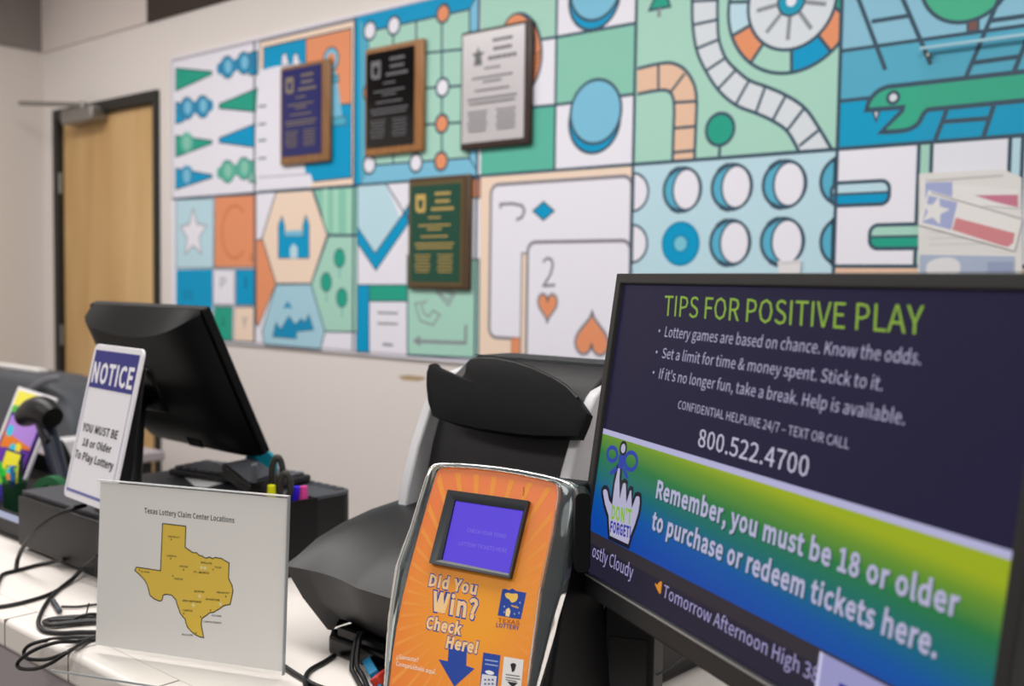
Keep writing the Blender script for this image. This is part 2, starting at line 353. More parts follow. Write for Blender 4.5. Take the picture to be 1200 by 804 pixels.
RIMC = mat('clear_rim_acrylic', '#C4CFD2', 0.06, 0.5, trans=0.93, ior=1.4)
BIRCH = wood('birch_veneer', '#C49A62', '#DDB983', (5, 5, 0.9), 0.5)
OAK = wood('oak_board', '#7A5431', '#9A6E44', (60, 60, 6), 0.4)
WALNUT = wood('walnut_board', '#2A1B16', '#3B2720', (60, 60, 6), 0.35)
BROWNW = wood('brown_board', '#42301F', '#58432C', (60, 60, 6), 0.4)

# ------------------------------------------------------------------ the room
YW = 2.473; XL = -5.371
def wallbox(name, lo, hi, m): g = G(); g.box(lo, hi, m); return struct(g.done(name))
wallbox('floor', (XL - 0.1, -3.5, -0.1), (3.2, YW + 0.1, 0), FLOORM)
wallbox('ceiling', (XL - 0.1, -3.5, 3.0), (3.2, YW + 0.1, 3.1), CEILM)
DX0, DX1, DZ = -5.235, -4.262, 2.157
g = G()
for lo, hi in (((XL - 0.1, YW, 0), (DX0, YW + 0.1, 3)), ((DX1, YW, 0), (3.2, YW + 0.1, 3)), ((DX0, YW, DZ), (DX1, YW + 0.1, 3))): g.box(lo, hi, WHITE_WALL)
g.prism([aty(x, y, YW - 0.0002) for x, y in ((466, 441), (478, 439.5), (496, 441.5), (500, 444), (490, 447), (472, 445.5))], (0, 0.0003, 0), mat('wall_scuff', '#B59C7C', 0.8, 0.2))
struct(g.done('wall_back'))
wallbox('wall_left', (XL - 0.1, -3.5, 0), (XL, YW, 3), LEFT_WALL)
wallbox('trim_1', (-4.345, YW - 0.012, 2.455), (3.2, YW, 3), DARK_BAND)
wallbox('trim_2', (XL, -3.5, 2.462), (XL + 0.012, YW, 3), GREY_BAND)
wallbox('trim_3', (XL, YW - 0.010, 2.455), (-4.345, YW, 3), mat('upper_wall_tone', '#DDD3CE', 0.8, 0.2))  # slightly darker and pinker than the wall below
wallbox('baseboard_back', (DX1 + 0.002, YW - 0.012, 0), (3.2, YW, 0.1), mat('baseboard_vinyl', '#55504D', 0.6, 0.3))
door = thing('door_1', (DX0, YW, 0), 'light birch office door in a black metal frame beside the mural', 'door'); struct(door)
g = G()
FR = mat('black_door_frame', '#2A2824', 0.5, 0.4)
g.box((DX0, YW - 0.02, 0), (DX0 + 0.045, YW + 0.08, DZ), FR); g.box((DX1 - 0.03, YW - 0.02, 0), (DX1, YW + 0.08, DZ), FR); g.box((DX0 + 0.045, YW - 0.02, DZ - 0.05), (DX1 - 0.03, YW + 0.08, DZ), FR)
g.done('door_frame', door, bevel=0.003)
g = G(); g.box((DX0 + 0.05, YW + 0.012, 0.008), (DX1 - 0.033, YW + 0.055, DZ - 0.053), BIRCH); leaf = g.done('door_leaf', door, bevel=0.002)
g = G()
for z in (0.25, 1.05, 1.80): g.cyl((DX0 + 0.045, YW - 0.002, z - 0.05), (DX0 + 0.045, YW - 0.002, z + 0.05), 0.009, STEEL, 12)
g.done('hinge', leaf)
g = G(); g.cyl((DX1 - 0.10, YW + 0.012, 0.98), (DX1 - 0.10, YW - 0.05, 0.98), 0.012, STEEL, 16); g.cyl((DX1 - 0.10, YW - 0.045, 0.98), (DX1 - 0.22, YW - 0.045, 0.98), 0.010, STEEL, 16)
g.cyl((DX1 - 0.10, YW + 0.012, 0.98), (DX1 - 0.10, YW + 0.002, 0.98), 0.03, STEEL, 24); g.done('door_handle', leaf)
ca = aty(81, 139, YW - 0.03); cb = aty(117, 136, YW - 0.03)
g = G(); g.box((ca.x, YW - 0.075, ca.z - 0.035), (cb.x, YW + 0.012, ca.z + 0.035), STEEL); clo = g.done('door_closer', door, bevel=0.012, seg=3)
e = aty(23, 121, 2.25); s_ = aty(97, 131, YW - 0.06)
g = G(); g.tube([V((s_.x, YW - 0.06, ca.z + 0.042)), e], 0.011, STEEL, 8, smooth=0); g.cyl((s_.x, YW - 0.06, ca.z + 0.03), (s_.x, YW - 0.06, ca.z + 0.055), 0.018, STEEL, 16); g.done('closer_arm', clo)

# ------------------------------------------------------------------ the mural
MX0, MZ1, TW, TH = -4.141, 2.264, 0.6, 0.5845
BL, LB, PB, TE, MI, GR, DG, OR, CR, WH, GY, LG = [ink(h) for h in ('#009CCE', '#7FC3E0', '#BFDFEC', '#55AFCB', '#AAD8C8', '#5FBBA5', '#28A58C', '#E8976D', '#F3DBC7', '#ECEBF6', '#8D9399', '#DAE1E8')]
MG, PE, LN, LV = ink('#8CCBB7'), ink('#E9C3A8'), ink('#3E5668'), ink('#B5AFBA')
P = Plane((MX0, YW - 0.012, MZ1), (1, 0, 0), (0, 0, 1))
def rd(x, y, ry): return ry * depth(aty(x, y, YW)) / F
g = G(); g.box((MX0 - 0.01, YW - 0.012, MZ1 - 2 * TH - 0.012), (0.07, YW - 0.0005, MZ1 + 0.012), WH)
A = Art(g, P, 0.0003, 6e-6)
lw = 0.009
def cell(i0, j0, i1, j1, m): A.poly([(i0 * TW, -j1 * TH), (i1 * TW, -j1 * TH), (i1 * TW, -j0 * TH), (i0 * TW, -j0 * TH)], m)
def vln(i, j0, j1, w=lw): A.line([(i * TW, -j0 * TH), (i * TW, -j1 * TH)], w, LN)
def hln(j, i0, i1, w=lw): A.line([(i0 * TW, -j * TH), (i1 * TW, -j * TH)], w, LN)
def disc(x, y, ry, m, out=LN, w=lw, dx=0, dz=0, k=1.0):
    a, b = P.uv(x, y); r = rd(x, y, ry); A.poly(circle((a + dx, b + dz), r * k, r), m, out, w)
def oval(x, y, rx, ry, m, out=None, w=0.006, n=28): A.poly(A.px([(x + rx * math.cos(q), y + ry * math.sin(q)) for q in [2 * math.pi * i / n for i in range(n)]]), m, out, w)
A.line([(0, 0), (7 * TW, 0)], 0.012, LV); A.line([(0, 0), (0, -2 * TH)], 0.008, LV); A.line([(0, -2 * TH), (7 * TW, -2 * TH)], 0.010, LV)
# column 1, upper: pawns and cones
for pts, m in (([(206, 80), (248.5, 84), (248.5, 87), (206, 106.6)], DG), ([(257, 122), (302, 103.5), (302, 131), (257, 127)], DG), ([(206, 159), (248.5, 165), (248.5, 168), (206, 184)], DG),
               ([(257, 162), (302, 144), (302, 173), (257, 167)], BL), ([(206, 197.5), (248.5, 205), (248.5, 208), (206, 222)], BL), ([(206, 120), (216, 122), (216, 142), (206, 145)], BL),
               ([(292, 62), (301.8, 60), (301.8, 87), (292, 88)], BL), ([(292, 189), (302, 187), (302, 214), (292, 213)], MG)):
    A.pp(pts, m, LN, 0.006)
BD = ink('#2F93C2')
for x, y, m, m2 in ((266.6, 78.8, BD, LB), (286, 74, BD, LB), (219.4, 127, BD, LB), (237.6, 125, BD, LB), (266.6, 201, GR, MG), (286, 197.5, GR, MG)):
    for t in (-9, 9): oval(x + t, y + t * -0.18, 3.5, 7, m)
    oval(x, y, 8, 13, m, LN, 0.005); oval(x + 0.8, y - 1, 4.2, 8, m2)
for x, y, m in ((219, 167, MG), (219, 206, LB)): oval(x, y, 8, 12, GR if m is MG else BD); oval(x, y, 4.5, 8.5, m)
# column 2, upper: card with a hand and a chess piece
A.pp([(304.5, 49), (421, 22), (420, 217), (302, 227)], CR, LN, 0.006)
A.pp([(309, 56), (412, 33), (412, 208), (309, 219)], BL, LN, 0.006)
A.pp([(358.5, 45), (412, 33), (412, 121.7), (358.5, 125)], OR, LN, 0.006)
A.poly(smooth2(A.px([(303, 92), (310, 82), (324, 78), (340, 76), (356, 82), (357, 196), (363, 203), (362, 220), (302, 227)]), 3), WH)
for y in (206, 222): A.lp([(303, y + 2), (361, y - 2)], 0.006, LV)
for y in (125, 146, 165, 186): A.lp([(303, y), (312, y - 1)], 0.007, LN)
for x in (334, 347): A.pp([(x - 4, 77), (x - 3, 65), (x + 1, 62), (x + 5, 76)], WH, LN, 0.004)
a, b = P.uv(388, 70); r = rd(388, 70, 14); A.poly(circle((a, b), r, r), LB, LN, 0.006); A.poly(circle((a, b), r * 0.55, r * 0.55), OR)
A.pp([(386, 84), (394, 83), (402, 142), (382, 144)], LB); A.pp([(383, 90), (397, 88), (397, 96), (383, 97)], TE, LN, 0.004)
A.pp([(379, 140), (405, 136), (406, 146), (379, 149)], TE, LN, 0.004)
# column 3, upper: mill board with round counters
cell(2, 0, 3, 1, BL)
A.pp([(422, 217), (563, 205.5), (550, 185), (432, 194)], LB, LN, 0.006)
A.pp([(550.5, 10), (563, -12), (563, 205.5), (550, 185)], LB, LN, 0.006)
A.pp([(432, 37), (550.5, 11), (550, 185), (432, 194)], MI, LN, 0.007)
A.pp([(421.5, 22), (432, 37), (432, 194), (422, 217)], TE)
for a, b in (((518, 17), (518, 188)), ((488, 26), (488, 190)), ((461, 31), (461, 192)), ((432, 69), (550, 57)), ((432, 108), (550, 100)), ((432, 150), (550, 143))): A.lp([a, b], 0.008, LN)
for x, y, m in ((433.6, 36, WH), (461.7, 30, WH), (519.4, 16, OR), (518.7, 102.5, WH), (518, 145, OR), (517, 189, OR), (487.6, 191, WH), (433, 193, WH), (433, 108, OR)): disc(x, y, 10.5, m)
# column 4, upper: checkers
cell(3, 0, 4, 1, WH)
A.pp([(564, -12), (653, -36), (653, 44), (564, 57)], MI); A.pp([(564, 131), (652, 123), (650, 200), (563.5, 205.5)], GR); A.pp([(653, 43), (751, 26), (749.5, 109.5), (652, 123)], MG)
A.lp([(564, 57), (653, 43.5), (751.5, 26)], lw, LN); A.lp([(564, 131), (652, 123), (750, 109.5)], lw, LN); A.lp([(653.5, -40), (650, 200)], lw, LN)
oval(610, 62, 25, 46, OR, LN, lw, 40); oval(607, 52, 20, 36, OR, LN, 0.006, 40)
for k in range(7): A.lp([(618 + k * 0.3, 70 + k * 6), (634 - k * 1.5, 60 + k * 6)], 0.006, ink('#8E5A45'))
for y in (131, -14):
    a, b = P.uv(698, y); r = rd(698, y, 37); A.poly(circle((a - 0.004, b - 0.026), r, r), BL, LN, lw); A.poly(circle((a, b), r, r), LB, LN, lw)
# column 5, upper: winding path, tree and wheel
cell(4, 0, 5, 1, MI)
def z6(p): return [(630 + x / 3.243, y / 3.243) for x, y in p]
Lp = z6([(585, -70), (588, 0), (590, 90), (605, 190), (640, 270), (690, 345), (755, 400), (835, 432), (895, 460), (950, 500), (995, 577)])
Rp = z6([(690, -80), (685, 0), (685, 75), (690, 150), (715, 220), (755, 265), (805, 305), (870, 330), (940, 360), (1015, 410), (1072, 490), (1118, 568)])
Ls, Rs = smooth2(A.px(Lp), 5, False), smooth2(A.px(Rp), 5, False)
A.poly(Ls + Rs[::-1], LG); A.line(Ls, lw, LN); A.line(Rs, lw, LN)
for a, b in (((590, 5), (685, 0)), ((590, 95), (685, 75)), ((605, 185), (690, 150)), ((640, 270), (715, 220)), ((685, 340), (755, 265)), ((755, 395), (805, 305)), ((830, 430), (865, 332)), ((895, 455), (945, 362)), ((950, 495), (1015, 410)), ((995, 555), (1075, 490))):
    A.lp(z6([a, b]), 0.008, LN)
Lo = smooth2(A.px(z6([(380, 262), (450, 245), (510, 240), (560, 265), (595, 320), (605, 385), (602, 480), (597, 605)])), 5, False)
Li = smooth2(A.px(z6([(380, 358), (450, 345), (495, 345), (515, 370), (520, 420), (518, 480), (514, 610)])), 5, False)
A.poly(Lo + Li[::-1], PE); A.line(Lo, lw, LN); A.line(Li, lw, LN)
for a, b in (((460, 245), (460, 345)), ((560, 280), (508, 348)), ((604, 385), (520, 390)), ((602, 480), (518, 488)), ((598, 572), (514, 580))): A.lp(z6([a, b]), 0.008, LN)
A.lp([(844, 168), (843, 186)], 0.009, LN); disc(844, 151.7, 18.5, DG)
A.pp(z6([(425, 40), (505, 25), (475, -75)]), DG, LN, 0.007); A.lp(z6([(463, 33), (462, 65)]), 0.012, GY)
wa, wb = P.uv(927.6, 1.0); ro, ri = rd(927, 1, 83), rd(927, 1, 56)
cols = [BL, OR, DG, PB, OR, BL, PB, OR, MI]
bnd = [-88, -52, -16, 20, 60, 100, 140, 172, 201, 232, 272]
segc = [BL, OR, DG, LB, OR, BL, MI, PB, OR, MI]
for k in range(10):
    p = circle((wa, wb), ro, n=10, a0=bnd[k], a1=bnd[k + 1]) + circle((wa, wb), ri, n=10, a0=bnd[k], a1=bnd[k + 1])[::-1]
    p = [(min(x, 5 * TW - 0.002), y) for x, y in p]
    A.poly(p, segc[k], LN, lw)
A.poly([(min(x, 5 * TW - 0.002), y) for x, y in circle((wa, wb), ri)], LG, LN, 0.008)
for k in range(9):
    q = math.radians(-90 + k * 40 - 4); A.line([(wa + ri * 0.33 * math.cos(q), wb + ri * 0.33 * math.sin(q)), (wa + ri * 0.8 * math.cos(q), wb + ri * 0.8 * math.sin(q))], 0.011, GY)
A.poly(circle((wa, wb), rd(927, 1, 17)), ink('#1F9DBD'), LN, 0.006); A.poly(circle((wa, wb), rd(927, 1, 6.5)), WH)
# column 6 and 7, upper: ladders and a snake
def z7(p): return [(960 + x / 2.4375, y / 2.4375) for x, y in p]
cell(5, 0, 7, 1, ink('#8CC3DA'))
def wl(y): return P.uv(1000, y)[1]
A.poly([(5 * TW, wl(117)), (7 * TW, wl(117)), (7 * TW, wl(58)), (5 * TW, wl(58))], ink('#57AECB'))
A.poly([(5 * TW, -TH), (7 * TW, -TH), (7 * TW, wl(117)), (5 * TW, wl(117))], ink('#0E9FCB'))
A.line([(5 * TW, wl(58)), (7 * TW, wl(58))], lw, LN); A.line([(5 * TW, wl(117)), (7 * TW, wl(117))], lw, LN)
ta, tb = P.uv(1133, -28); A.poly(circle((ta, tb), rd(1133, 0, 53)), ink('#4BB58F'), LN, lw)
A.pp([(1134, 25), (1147, 23), (1147, 36), (1134, 38)], ink('#7C5A55'), LN, 0.005)
for a, b in (((95, -50), (190, 200)), ((215, -60), (320, 185)), ((150, 62), (258, 45)), ((515, -5), (420, 220)), ((640, 0), (555, 210)), ((440, 180), (570, 162)), ((488, 60), (615, 42)), ((365, 315), (332, 400)), ((500, 300), (470, 390)), ((355, 348), (490, 338)), ((660, 290), (630, 380))):
    A.lp(z7([a, b]), 0.0105, LN)
sn = [(1000 + x / 6, 90 + y / 6) for x, y in [(95, 235), (112, 175), (165, 110), (235, 74), (330, 62)]]
sn2 = [(1000 + x / 6, 90 + y / 6) for x, y in [(525, 232), (495, 262), (460, 325), (405, 365), (330, 382), (195, 390)]]
sn3 = [(1000 + x / 6, 90 + y / 6) for x, y in [(345, 240), (350, 215), (130, 232)]]
r_top = P.uv(*sn[-1])[1]; r_bot = P.uv(*sn2[0])[1]
A.poly(smooth2(A.px(sn), 4, False) + [(7 * TW - 0.002, r_top), (7 * TW - 0.002, r_bot)] + smooth2(A.px(sn2), 4, False) + A.px(sn3), ink('#3AAE8E'), LN, 0.011)
disc(1047, 114.5, 6.5, LG, LN, 0.008); A.pp([(1023, 130), (1031, 130), (1027, 142)], LG, LN, 0.006)
# column 5, lower: discs in a rack
cell(4, 1, 5, 2, PB)
RIM, CRS = 0.0585, ink('#5BB2D0')
z8 = lambda x, y: (720 + x / 4.138, 160 + y / 4.138)
for row in (((330, 258), (570, 245), (825, 232)), ((None, None), (562, 515), (815, 510))):
    for q in row:
        if q[0] is None: continue
        a, b = P.uv(*z8(*q)); A.poly(circle((a, b), RIM), CRS, LN, lw); A.poly(circle((a + 0.013, b), RIM * 0.72, RIM * 0.93), WH, LN, 0.006)
        A.line(circle((a, b), RIM, n=16, a0=100, a1=135), 0.013, LN); A.line(circle((a, b), RIM, n=16, a0=235, a1=265), 0.013, LN)
a, b = P.uv(*z8(322, 520)); A.poly(circle((a, b), RIM * 0.98), BL, ink('#0A86B0'), 0.006); A.poly(circle((a, b), RIM * 0.38), ink('#7CC8DB'), ink('#0A86B0'), 0.005)
for y0 in (270, 520):
    a, b = P.uv(*z8(112, y0)); A.poly([(max(x, 4 * TW + 0.004), y) for x, y in circle((4 * TW, b), RIM * 0.9, n=40, a0=-90, a1=90)], WH, LN, 0.007)
for y0 in (215, 510):
    a, b = P.uv(*z8(1090, y0)); A.poly([(min(x, 5 * TW - 0.004), y) for x, y in circle((a + 0.012, b), RIM)], CRS, LN, lw); A.poly([(min(x, 5 * TW - 0.004), y) for x, y in circle((a + 0.034, b), RIM * 0.8, RIM * 0.95)], WH, LN, 0.006)
# column 6 and 7, lower: bars and tracks
cell(5, 1, 7, 2, WH)
A.poly([(P.uv(1077, 180)[0], -2 * TH), (P.uv(1092, 180)[0], -2 * TH), (P.uv(1092, 180)[0], -TH), (P.uv(1077, 180)[0], -TH)], MI, LN, lw)
A.poly([(P.uv(1184, 170)[0], -2 * TH), (P.uv(1199, 170)[0], -2 * TH), (P.uv(1199, 170)[0], -TH), (P.uv(1184, 170)[0], -TH)], PB, LN, lw)
def bar(x0, x1, y0, y1, lo, hi, rleft):
    a0, b1 = P.uv(x0, y0); a1, b0 = P.uv(x1, y1); bm_ = (b0 + b1) / 2; r = 0.02
    full = rrect(a0, b0, a1, b1, r)
    A.poly(full, hi); A.poly([(x, min(y, bm_)) for x, y in full], lo, LN, 0.006); A.line(full, lw, LN, True)
bar(975, 1042, 215, 239, BL, PB, 0); bar(1020, 1085, 264, 291, DG, MI, 1)
A.poly([(5 * TW, -2 * TH), (7 * TW, -2 * TH), (7 * TW, P.uv(1000, 312)[1]), (5 * TW, P.uv(1000, 312)[1])], PE, LN, lw)
# column 4, lower: two playing cards
cell(3, 1, 4, 2, CR)
def zc(p): return [(400 + x / 2.978, 180 + y / 2.978) for x, y in p]
A.pp([(553, 212), (564, 211), (564, 232), (553, 232)], OR); 
a0, b1 = P.uv(576, 217); a1 = 4 * TW - 0.002; b0 = P.uv(572, 395)[1]; am = P.uv(613, 395)[0]
GYL = ink('#8B8790')
A.poly(rrect(a0, b0, a1, b1, 0.03), WH, GYL, 0.011)
A.pp(zc([(595, 645), (625, 645), (625, 706), (595, 704)]), OR, ink('#C67E58'), 0.004)
a2, b2 = P.uv(619, 284)
A.poly([(P.uv(612, 300)[0], -2 * TH), (a2 + 0.1, -2 * TH), (a2 + 0.1, P.uv(612, 297)[1]), (P.uv(612, 300)[0], P.uv(612, 297)[1])], CR, GYL, 0.006)
A.poly([q for q in rrect(a2, -2 * TH - 0.001, a1, b2, 0.03)], WH, GYL, 0.011)
A.lp(zc([(557, 192), (557, 177), (600, 175), (632, 182), (641, 200), (632, 222), (612, 232)]), 0.010, GYL)
A.pp(zc([(670, 200), (707, 168), (744, 200), (707, 233)]), BL, LN, 0.005)
A.tp('2', (636, 337), (636, 302), (651, 336), GYL)
def heart(cx, cy, w, h, flip=1):
    p = []
    for i in range(36):
        t = 2 * math.pi * i / 36
        p.append((cx + w * 16 * math.sin(t) ** 3 / 32, cy + flip * h * (13 * math.cos(t) - 5 * math.cos(2 * t) - 2 * math.cos(3 * t) - math.cos(4 * t) + 2.5) / 29))
    return p
a, b = P.uv(642, 361); A.poly(heart(a, b, 0.075, 0.085), OR, GYL, 0.008)
a, b = P.uv(694, 391); A.poly(heart(a, b, 0.122, 0.125, -1), OR, GYL, 0.009)
# column 3, lower: chevron and corner space
cell(2, 1, 3, 2, WH)
A.pp([(419, 217), (452, 214), (470, 257), (440, 298), (418, 264)], PB)
A.pp([(418, 264), (440, 297), (470, 255), (479, 240), (479, 262), (441, 317), (418, 283)], BL, LN, 0.005); A.lp([(452, 214), (479, 257)], 0.006, LN)
A.pp([(418, 334), (433, 334), (433, 413), (418, 412)], BL, LN, 0.005); A.pp([(433, 334), (478, 334), (478, 353), (433, 353)], DG, LN, 0.005)
A.lp([(433, 353), (433, 414)], 0.006, LN)
for y in (366.5, 379): A.lp([(443, y), (467, y + 0.8)], 0.008, GY)
A.lp([(449, 403.5), (461, 404.5)], 0.010, GY)
A.pp([(478, 300), (562, 304), (561, 420), (478, 416)], MI, LN, 0.007)
A.lp([(489, 400), (546, 402), (546.5, 381)], 0.012, GY); A.pp([(484, 399.5), (493, 393), (493, 406)], GY)
for pts in ([(502, 352), (487, 356), (493, 376), (508, 381), (516, 369), (508, 364), (503, 371), (498, 368), (494, 358)], [(512, 342), (526, 358), (534, 344), (520, 336)], [(516, 344), (526, 352), (530, 345), (521, 340)]): A.lp(pts, 0.006, GY, True)
A.pp([(553, 234), (563, 234), (563, 303), (553, 303)], WH); A.pp([(553, 210), (563.4, 209), (563, 232), (553, 232)], OR, LN, 0.005)
# column 2, lower: hexagons
cell(1, 1, 2, 2, WH)
def z4(p): return [(190 + x / 3.656, 200 + y / 3.656) for x, y in p]
A.pp(z4([(650, 82), (838, 68), (838, 275), (715, 275)]), MG, LN, 0.006)
for x in (690, 735, 790): A.pp(z4([(x, 80), (x + 22, 78), (x + 22, 270), (x, 270)]), ink('#A9DCC4'))
A.pp(z4([(405, 300), (430, 292), (490, 485), (415, 665), (405, 660)]), OR, LN, 0.006)
A.pp(z4([(715, 280), (838, 280), (838, 692), (700, 690), (640, 488)]), MI, LN, 0.006)
A.pp(z4([(490, 488), (640, 486), (700, 690), (680, 765), (440, 745), (430, 690)]), ink('#A9D3E3'), LN, 0.006)
A.pp(z4([(490, 92), (645, 82), (710, 275), (640, 485), (490, 485), (430, 290)]), CR, LN, 0.007)
A.pp(z4([(500, 375), (500, 235), (515, 195), (527, 235), (527, 280), (605, 280), (605, 235), (618, 190), (632, 232), (632, 375)]), BL, LN, 0.004)
A.pp(z4([(530, 258), (602, 255), (602, 280), (530, 280)]), LB); A.pp(z4([(550, 375), (550, 330), (566, 312), (582, 330), (582, 375)]), PB)
for x, y in ((762, 375), (705, 478), (772, 545)): A.lp(z4([(x, y + 35), (x + 2, y + 85)]), 0.006, GR); oval(190 + x / 3.656, 200 + y / 3.656, 6.2, 11, DG, LN, 0.004)
A.pp(z4([(475, 712), (490, 650), (510, 680), (545, 622), (572, 660), (600, 632), (612, 652), (630, 615), (652, 682), (578, 690), (578, 720)]), ink('#168FBF'), LN, 0.003)
A.pp(z4([(520, 592), (540, 558), (562, 594), (541, 586)]), ink('#168FBF'))
# column 1, lower: star and letter tiles
cell(0, 1, 1, 2, WH)
A.pp(z4([(62, 125), (222, 118), (222, 418), (62, 418)]), PB, LN, 0.005); A.pp(z4([(228, 112), (405, 103), (405, 415), (226, 415)]), OR, LN, 0.005)
ca_, cb_ = P.uv(227, 274); A.poly([(ca_ + (0.105 if i % 2 == 0 else 0.05) * math.sin(i * math.pi / 5), cb_ + (0.105 if i % 2 == 0 else 0.05) * math.cos(i * math.pi / 5)) for i in range(10)], WH, GY, 0.006)
a, b = P.uv(275.5, 272); A.line(circle((a, b), 0.088, 0.105, n=30, a0=45, a1=315), 0.013, ink('#D98458'))
A.tp('3', (292.5, 306), (292.5, 298), (297.5, 305.5), ink('#A05A3A'))
A.pp(z4([(62, 425), (218, 422), (218, 730), (62, 720)]), BL); A.pp(z4([(222, 422), (312, 424), (312, 576), (220, 574)]), WH, LN, 0.005); A.pp(z4([(318, 424), (402, 425), (402, 576), (318, 576)]), BL, LN, 0.005)
A.pp(z4([(225, 582), (304, 584), (302, 728), (222, 724)]), DG, LN, 0.005); A.pp(z4([(312, 584), (402, 584), (400, 735), (310, 730)]), CR, LN, 0.005)
for ch, x, y, m in (('P', 259, 338, GY), ('I', 287, 338, ink('#0A7FA8')), ('A', 259, 384, ink('#177B64')), ('Y', 284, 384, GY), ('W', 214, 352, ink('#0A86B0'))): A.tp(ch, (x, y), (x, y - 13), (x + (14 if ch == 'W' else 3 if ch == 'I' else 6.5), y), m)
for i in range(1, 6): vln(i, 0, 2)
hln(1, 0, 7)
mural = g.done('mural', loc=(MX0, YW, MZ1 - 2 * TH)); tag(mural, 'long printed board game mural of colourful tiles on the white back wall', 'mural')

# ------------------------------------------------------------------ plaques and papers on the mural
def plaque(outer, inner, frame, plate, ink_, label, seal, border=None):
    (x0, y0), (x1, y1), (x2, y2), (x3, y3) = outer
    YP = YW - 0.030
    Q = Plane((0, YP, 0), (1, 0, 0), (0, 0, 1))
    U = [Q.uv(*p) for p in outer]; I = [Q.uv(*p) for p in inner]
    a0, a1 = (U[0][0] + U[3][0]) / 2, (U[1][0] + U[2][0]) / 2; b1, b0 = (U[0][1] + U[1][1]) / 2, (U[2][1] + U[3][1]) / 2
    i0, i1 = (I[0][0] + I[3][0]) / 2, (I[1][0] + I[2][0]) / 2; j1, j0 = (I[0][1] + I[1][1]) / 2, (I[2][1] + I[3][1]) / 2
    t = thing('award_plaque', (a0, YW - 0.0165, b0), label, 'plaque', 'award plaques on the mural')
    g = G(); g.box((a0, YP, b0), (a1, YW - 0.0165, b1), frame); g.done('backing_board', t, bevel=0.006, seg=2)
    g = G(); 
    if border: g.box((i0 - 0.012, YP - 0.0015, j0 - 0.012), (i1 + 0.012, YP + 0.001, j1 + 0.012), border)
    g.box((i0, YP - 0.003, j0), (i1, YP + 0.001, j1), plate); pl = g.done('plate', t)
    g = G(); A = Art(g, Plane((i0, YP - 0.003, j0), (1, 0, 0), (0, 0, 1)), 0.0004); w, h = i1 - i0, j1 - j0
    def dash(xc, y, ln, th, n):
        x = xc - ln / 2
        for k in range(n): A.poly([(x + ln * k / n, y), (x + ln * (k + 0.8) / n, y), (x + ln * (k + 0.8) / n, y + th), (x + ln * k / n, y + th)], ink_)
    if seal == 'star': A.poly([(0.26 * w + (0.11 if i % 2 == 0 else 0.05) * w * math.sin(i * math.pi / 5), 0.79 * h + (0.11 if i % 2 == 0 else 0.05) * w * math.cos(i * math.pi / 5)) for i in range(10)], ink_); A.poly([(0.19 * w, 0.70 * h), (0.33 * w, 0.70 * h), (0.29 * w, 0.79 * h), (0.23 * w, 0.79 * h)], ink_)
    else: A.poly([(0.10 * w, 0.75 * h), (0.15 * w, 0.72 * h), (0.29 * w, 0.72 * h), (0.31 * w, 0.75 * h), (0.31 * w, 0.91 * h), (0.10 * w, 0.91 * h)], ink_); A.poly([(0.17 * w, 0.76 * h), (0.24 * w, 0.76 * h), (0.26 * w, 0.85 * h), (0.15 * w, 0.85 * h)], plate)
    for k, ln in enumerate((0.32, 0.30, 0.46)): dash(0.40 * w + 0.26 * w, (0.89 - 0.078 * k) * h, ln * w, 0.032 * h, 6)
    for y, ln, n in ((0.655, 0.26, 5), (0.575, 0.66, 11), (0.535, 0.30, 6), (0.46, 0.56, 10), (0.385, 0.80, 14), (0.345, 0.74, 13)): dash(0.5 * w, y * h, ln * w, 0.018 * h, n)
    for k in range(6): dash(0.27 * w, (0.27 - 0.034 * k) * h, (0.34 - 0.03 * (k % 3)) * w, 0.013 * h, 5); dash(0.73 * w, (0.27 - 0.034 * k) * h, (0.32 - 0.04 * (k % 2)) * w, 0.013 * h, 5)
    g.done('lettering', pl)
plaque([(327.8, 79), (386.5, 68), (386, 189), (328, 194)], [(331, 83), (377, 75), (376.6, 179), (331, 184)], OAK, mat('blue_plate', '#1B1F66', 0.3, 0.5), mat('dim_gold_ink', '#8A7E68', 0.4, 0.5), 'oak award plaque with a dark blue plate, leftmost on the mural', 'seal')
plaque([(426.6, 59), (497, 43), (495, 176.6), (427.5, 184)], [(430, 65), (486, 52), (485, 168), (430, 175)], wood('amber_board', '#8A5A30', '#A8743F', (60, 60, 6), 0.35), mat('black_plate', '#060608', 0.12, 0.6), mat('silver_ink', '#6C6C72', 0.4, 0.5), 'oak award plaque with a glossy black plate, between the blue and silver plaques', 'seal')
plaque([(540, 38.6), (623.4, 22), (621, 170), (539, 176)], [(543, 42), (615.5, 28), (614.5, 161), (542, 169)], WALNUT, mat('silver_plate', '#D4D0D4', 0.33, 0.5, metal=0.35), mat('dark_etch', '#6A6C70', 0.5, 0.4), 'dark walnut award plaque with a silver plate, rightmost on the mural', 'star')
plaque([(477, 209), (549.4, 203.6), (551.5, 339), (479, 340)], [(482, 218), (539, 215), (540, 330), (482, 331)], BROWNW, mat('green_plate', '#0F4A3A', 0.3, 0.5), mat('gold_ink', '#C8A95F', 0.4, 0.5), 'brown award plaque with a green plate and gold lettering, hung lowest', 'seal', mat('bronze_border', '#6B5B3A', 0.45, 0.5, metal=0.3))

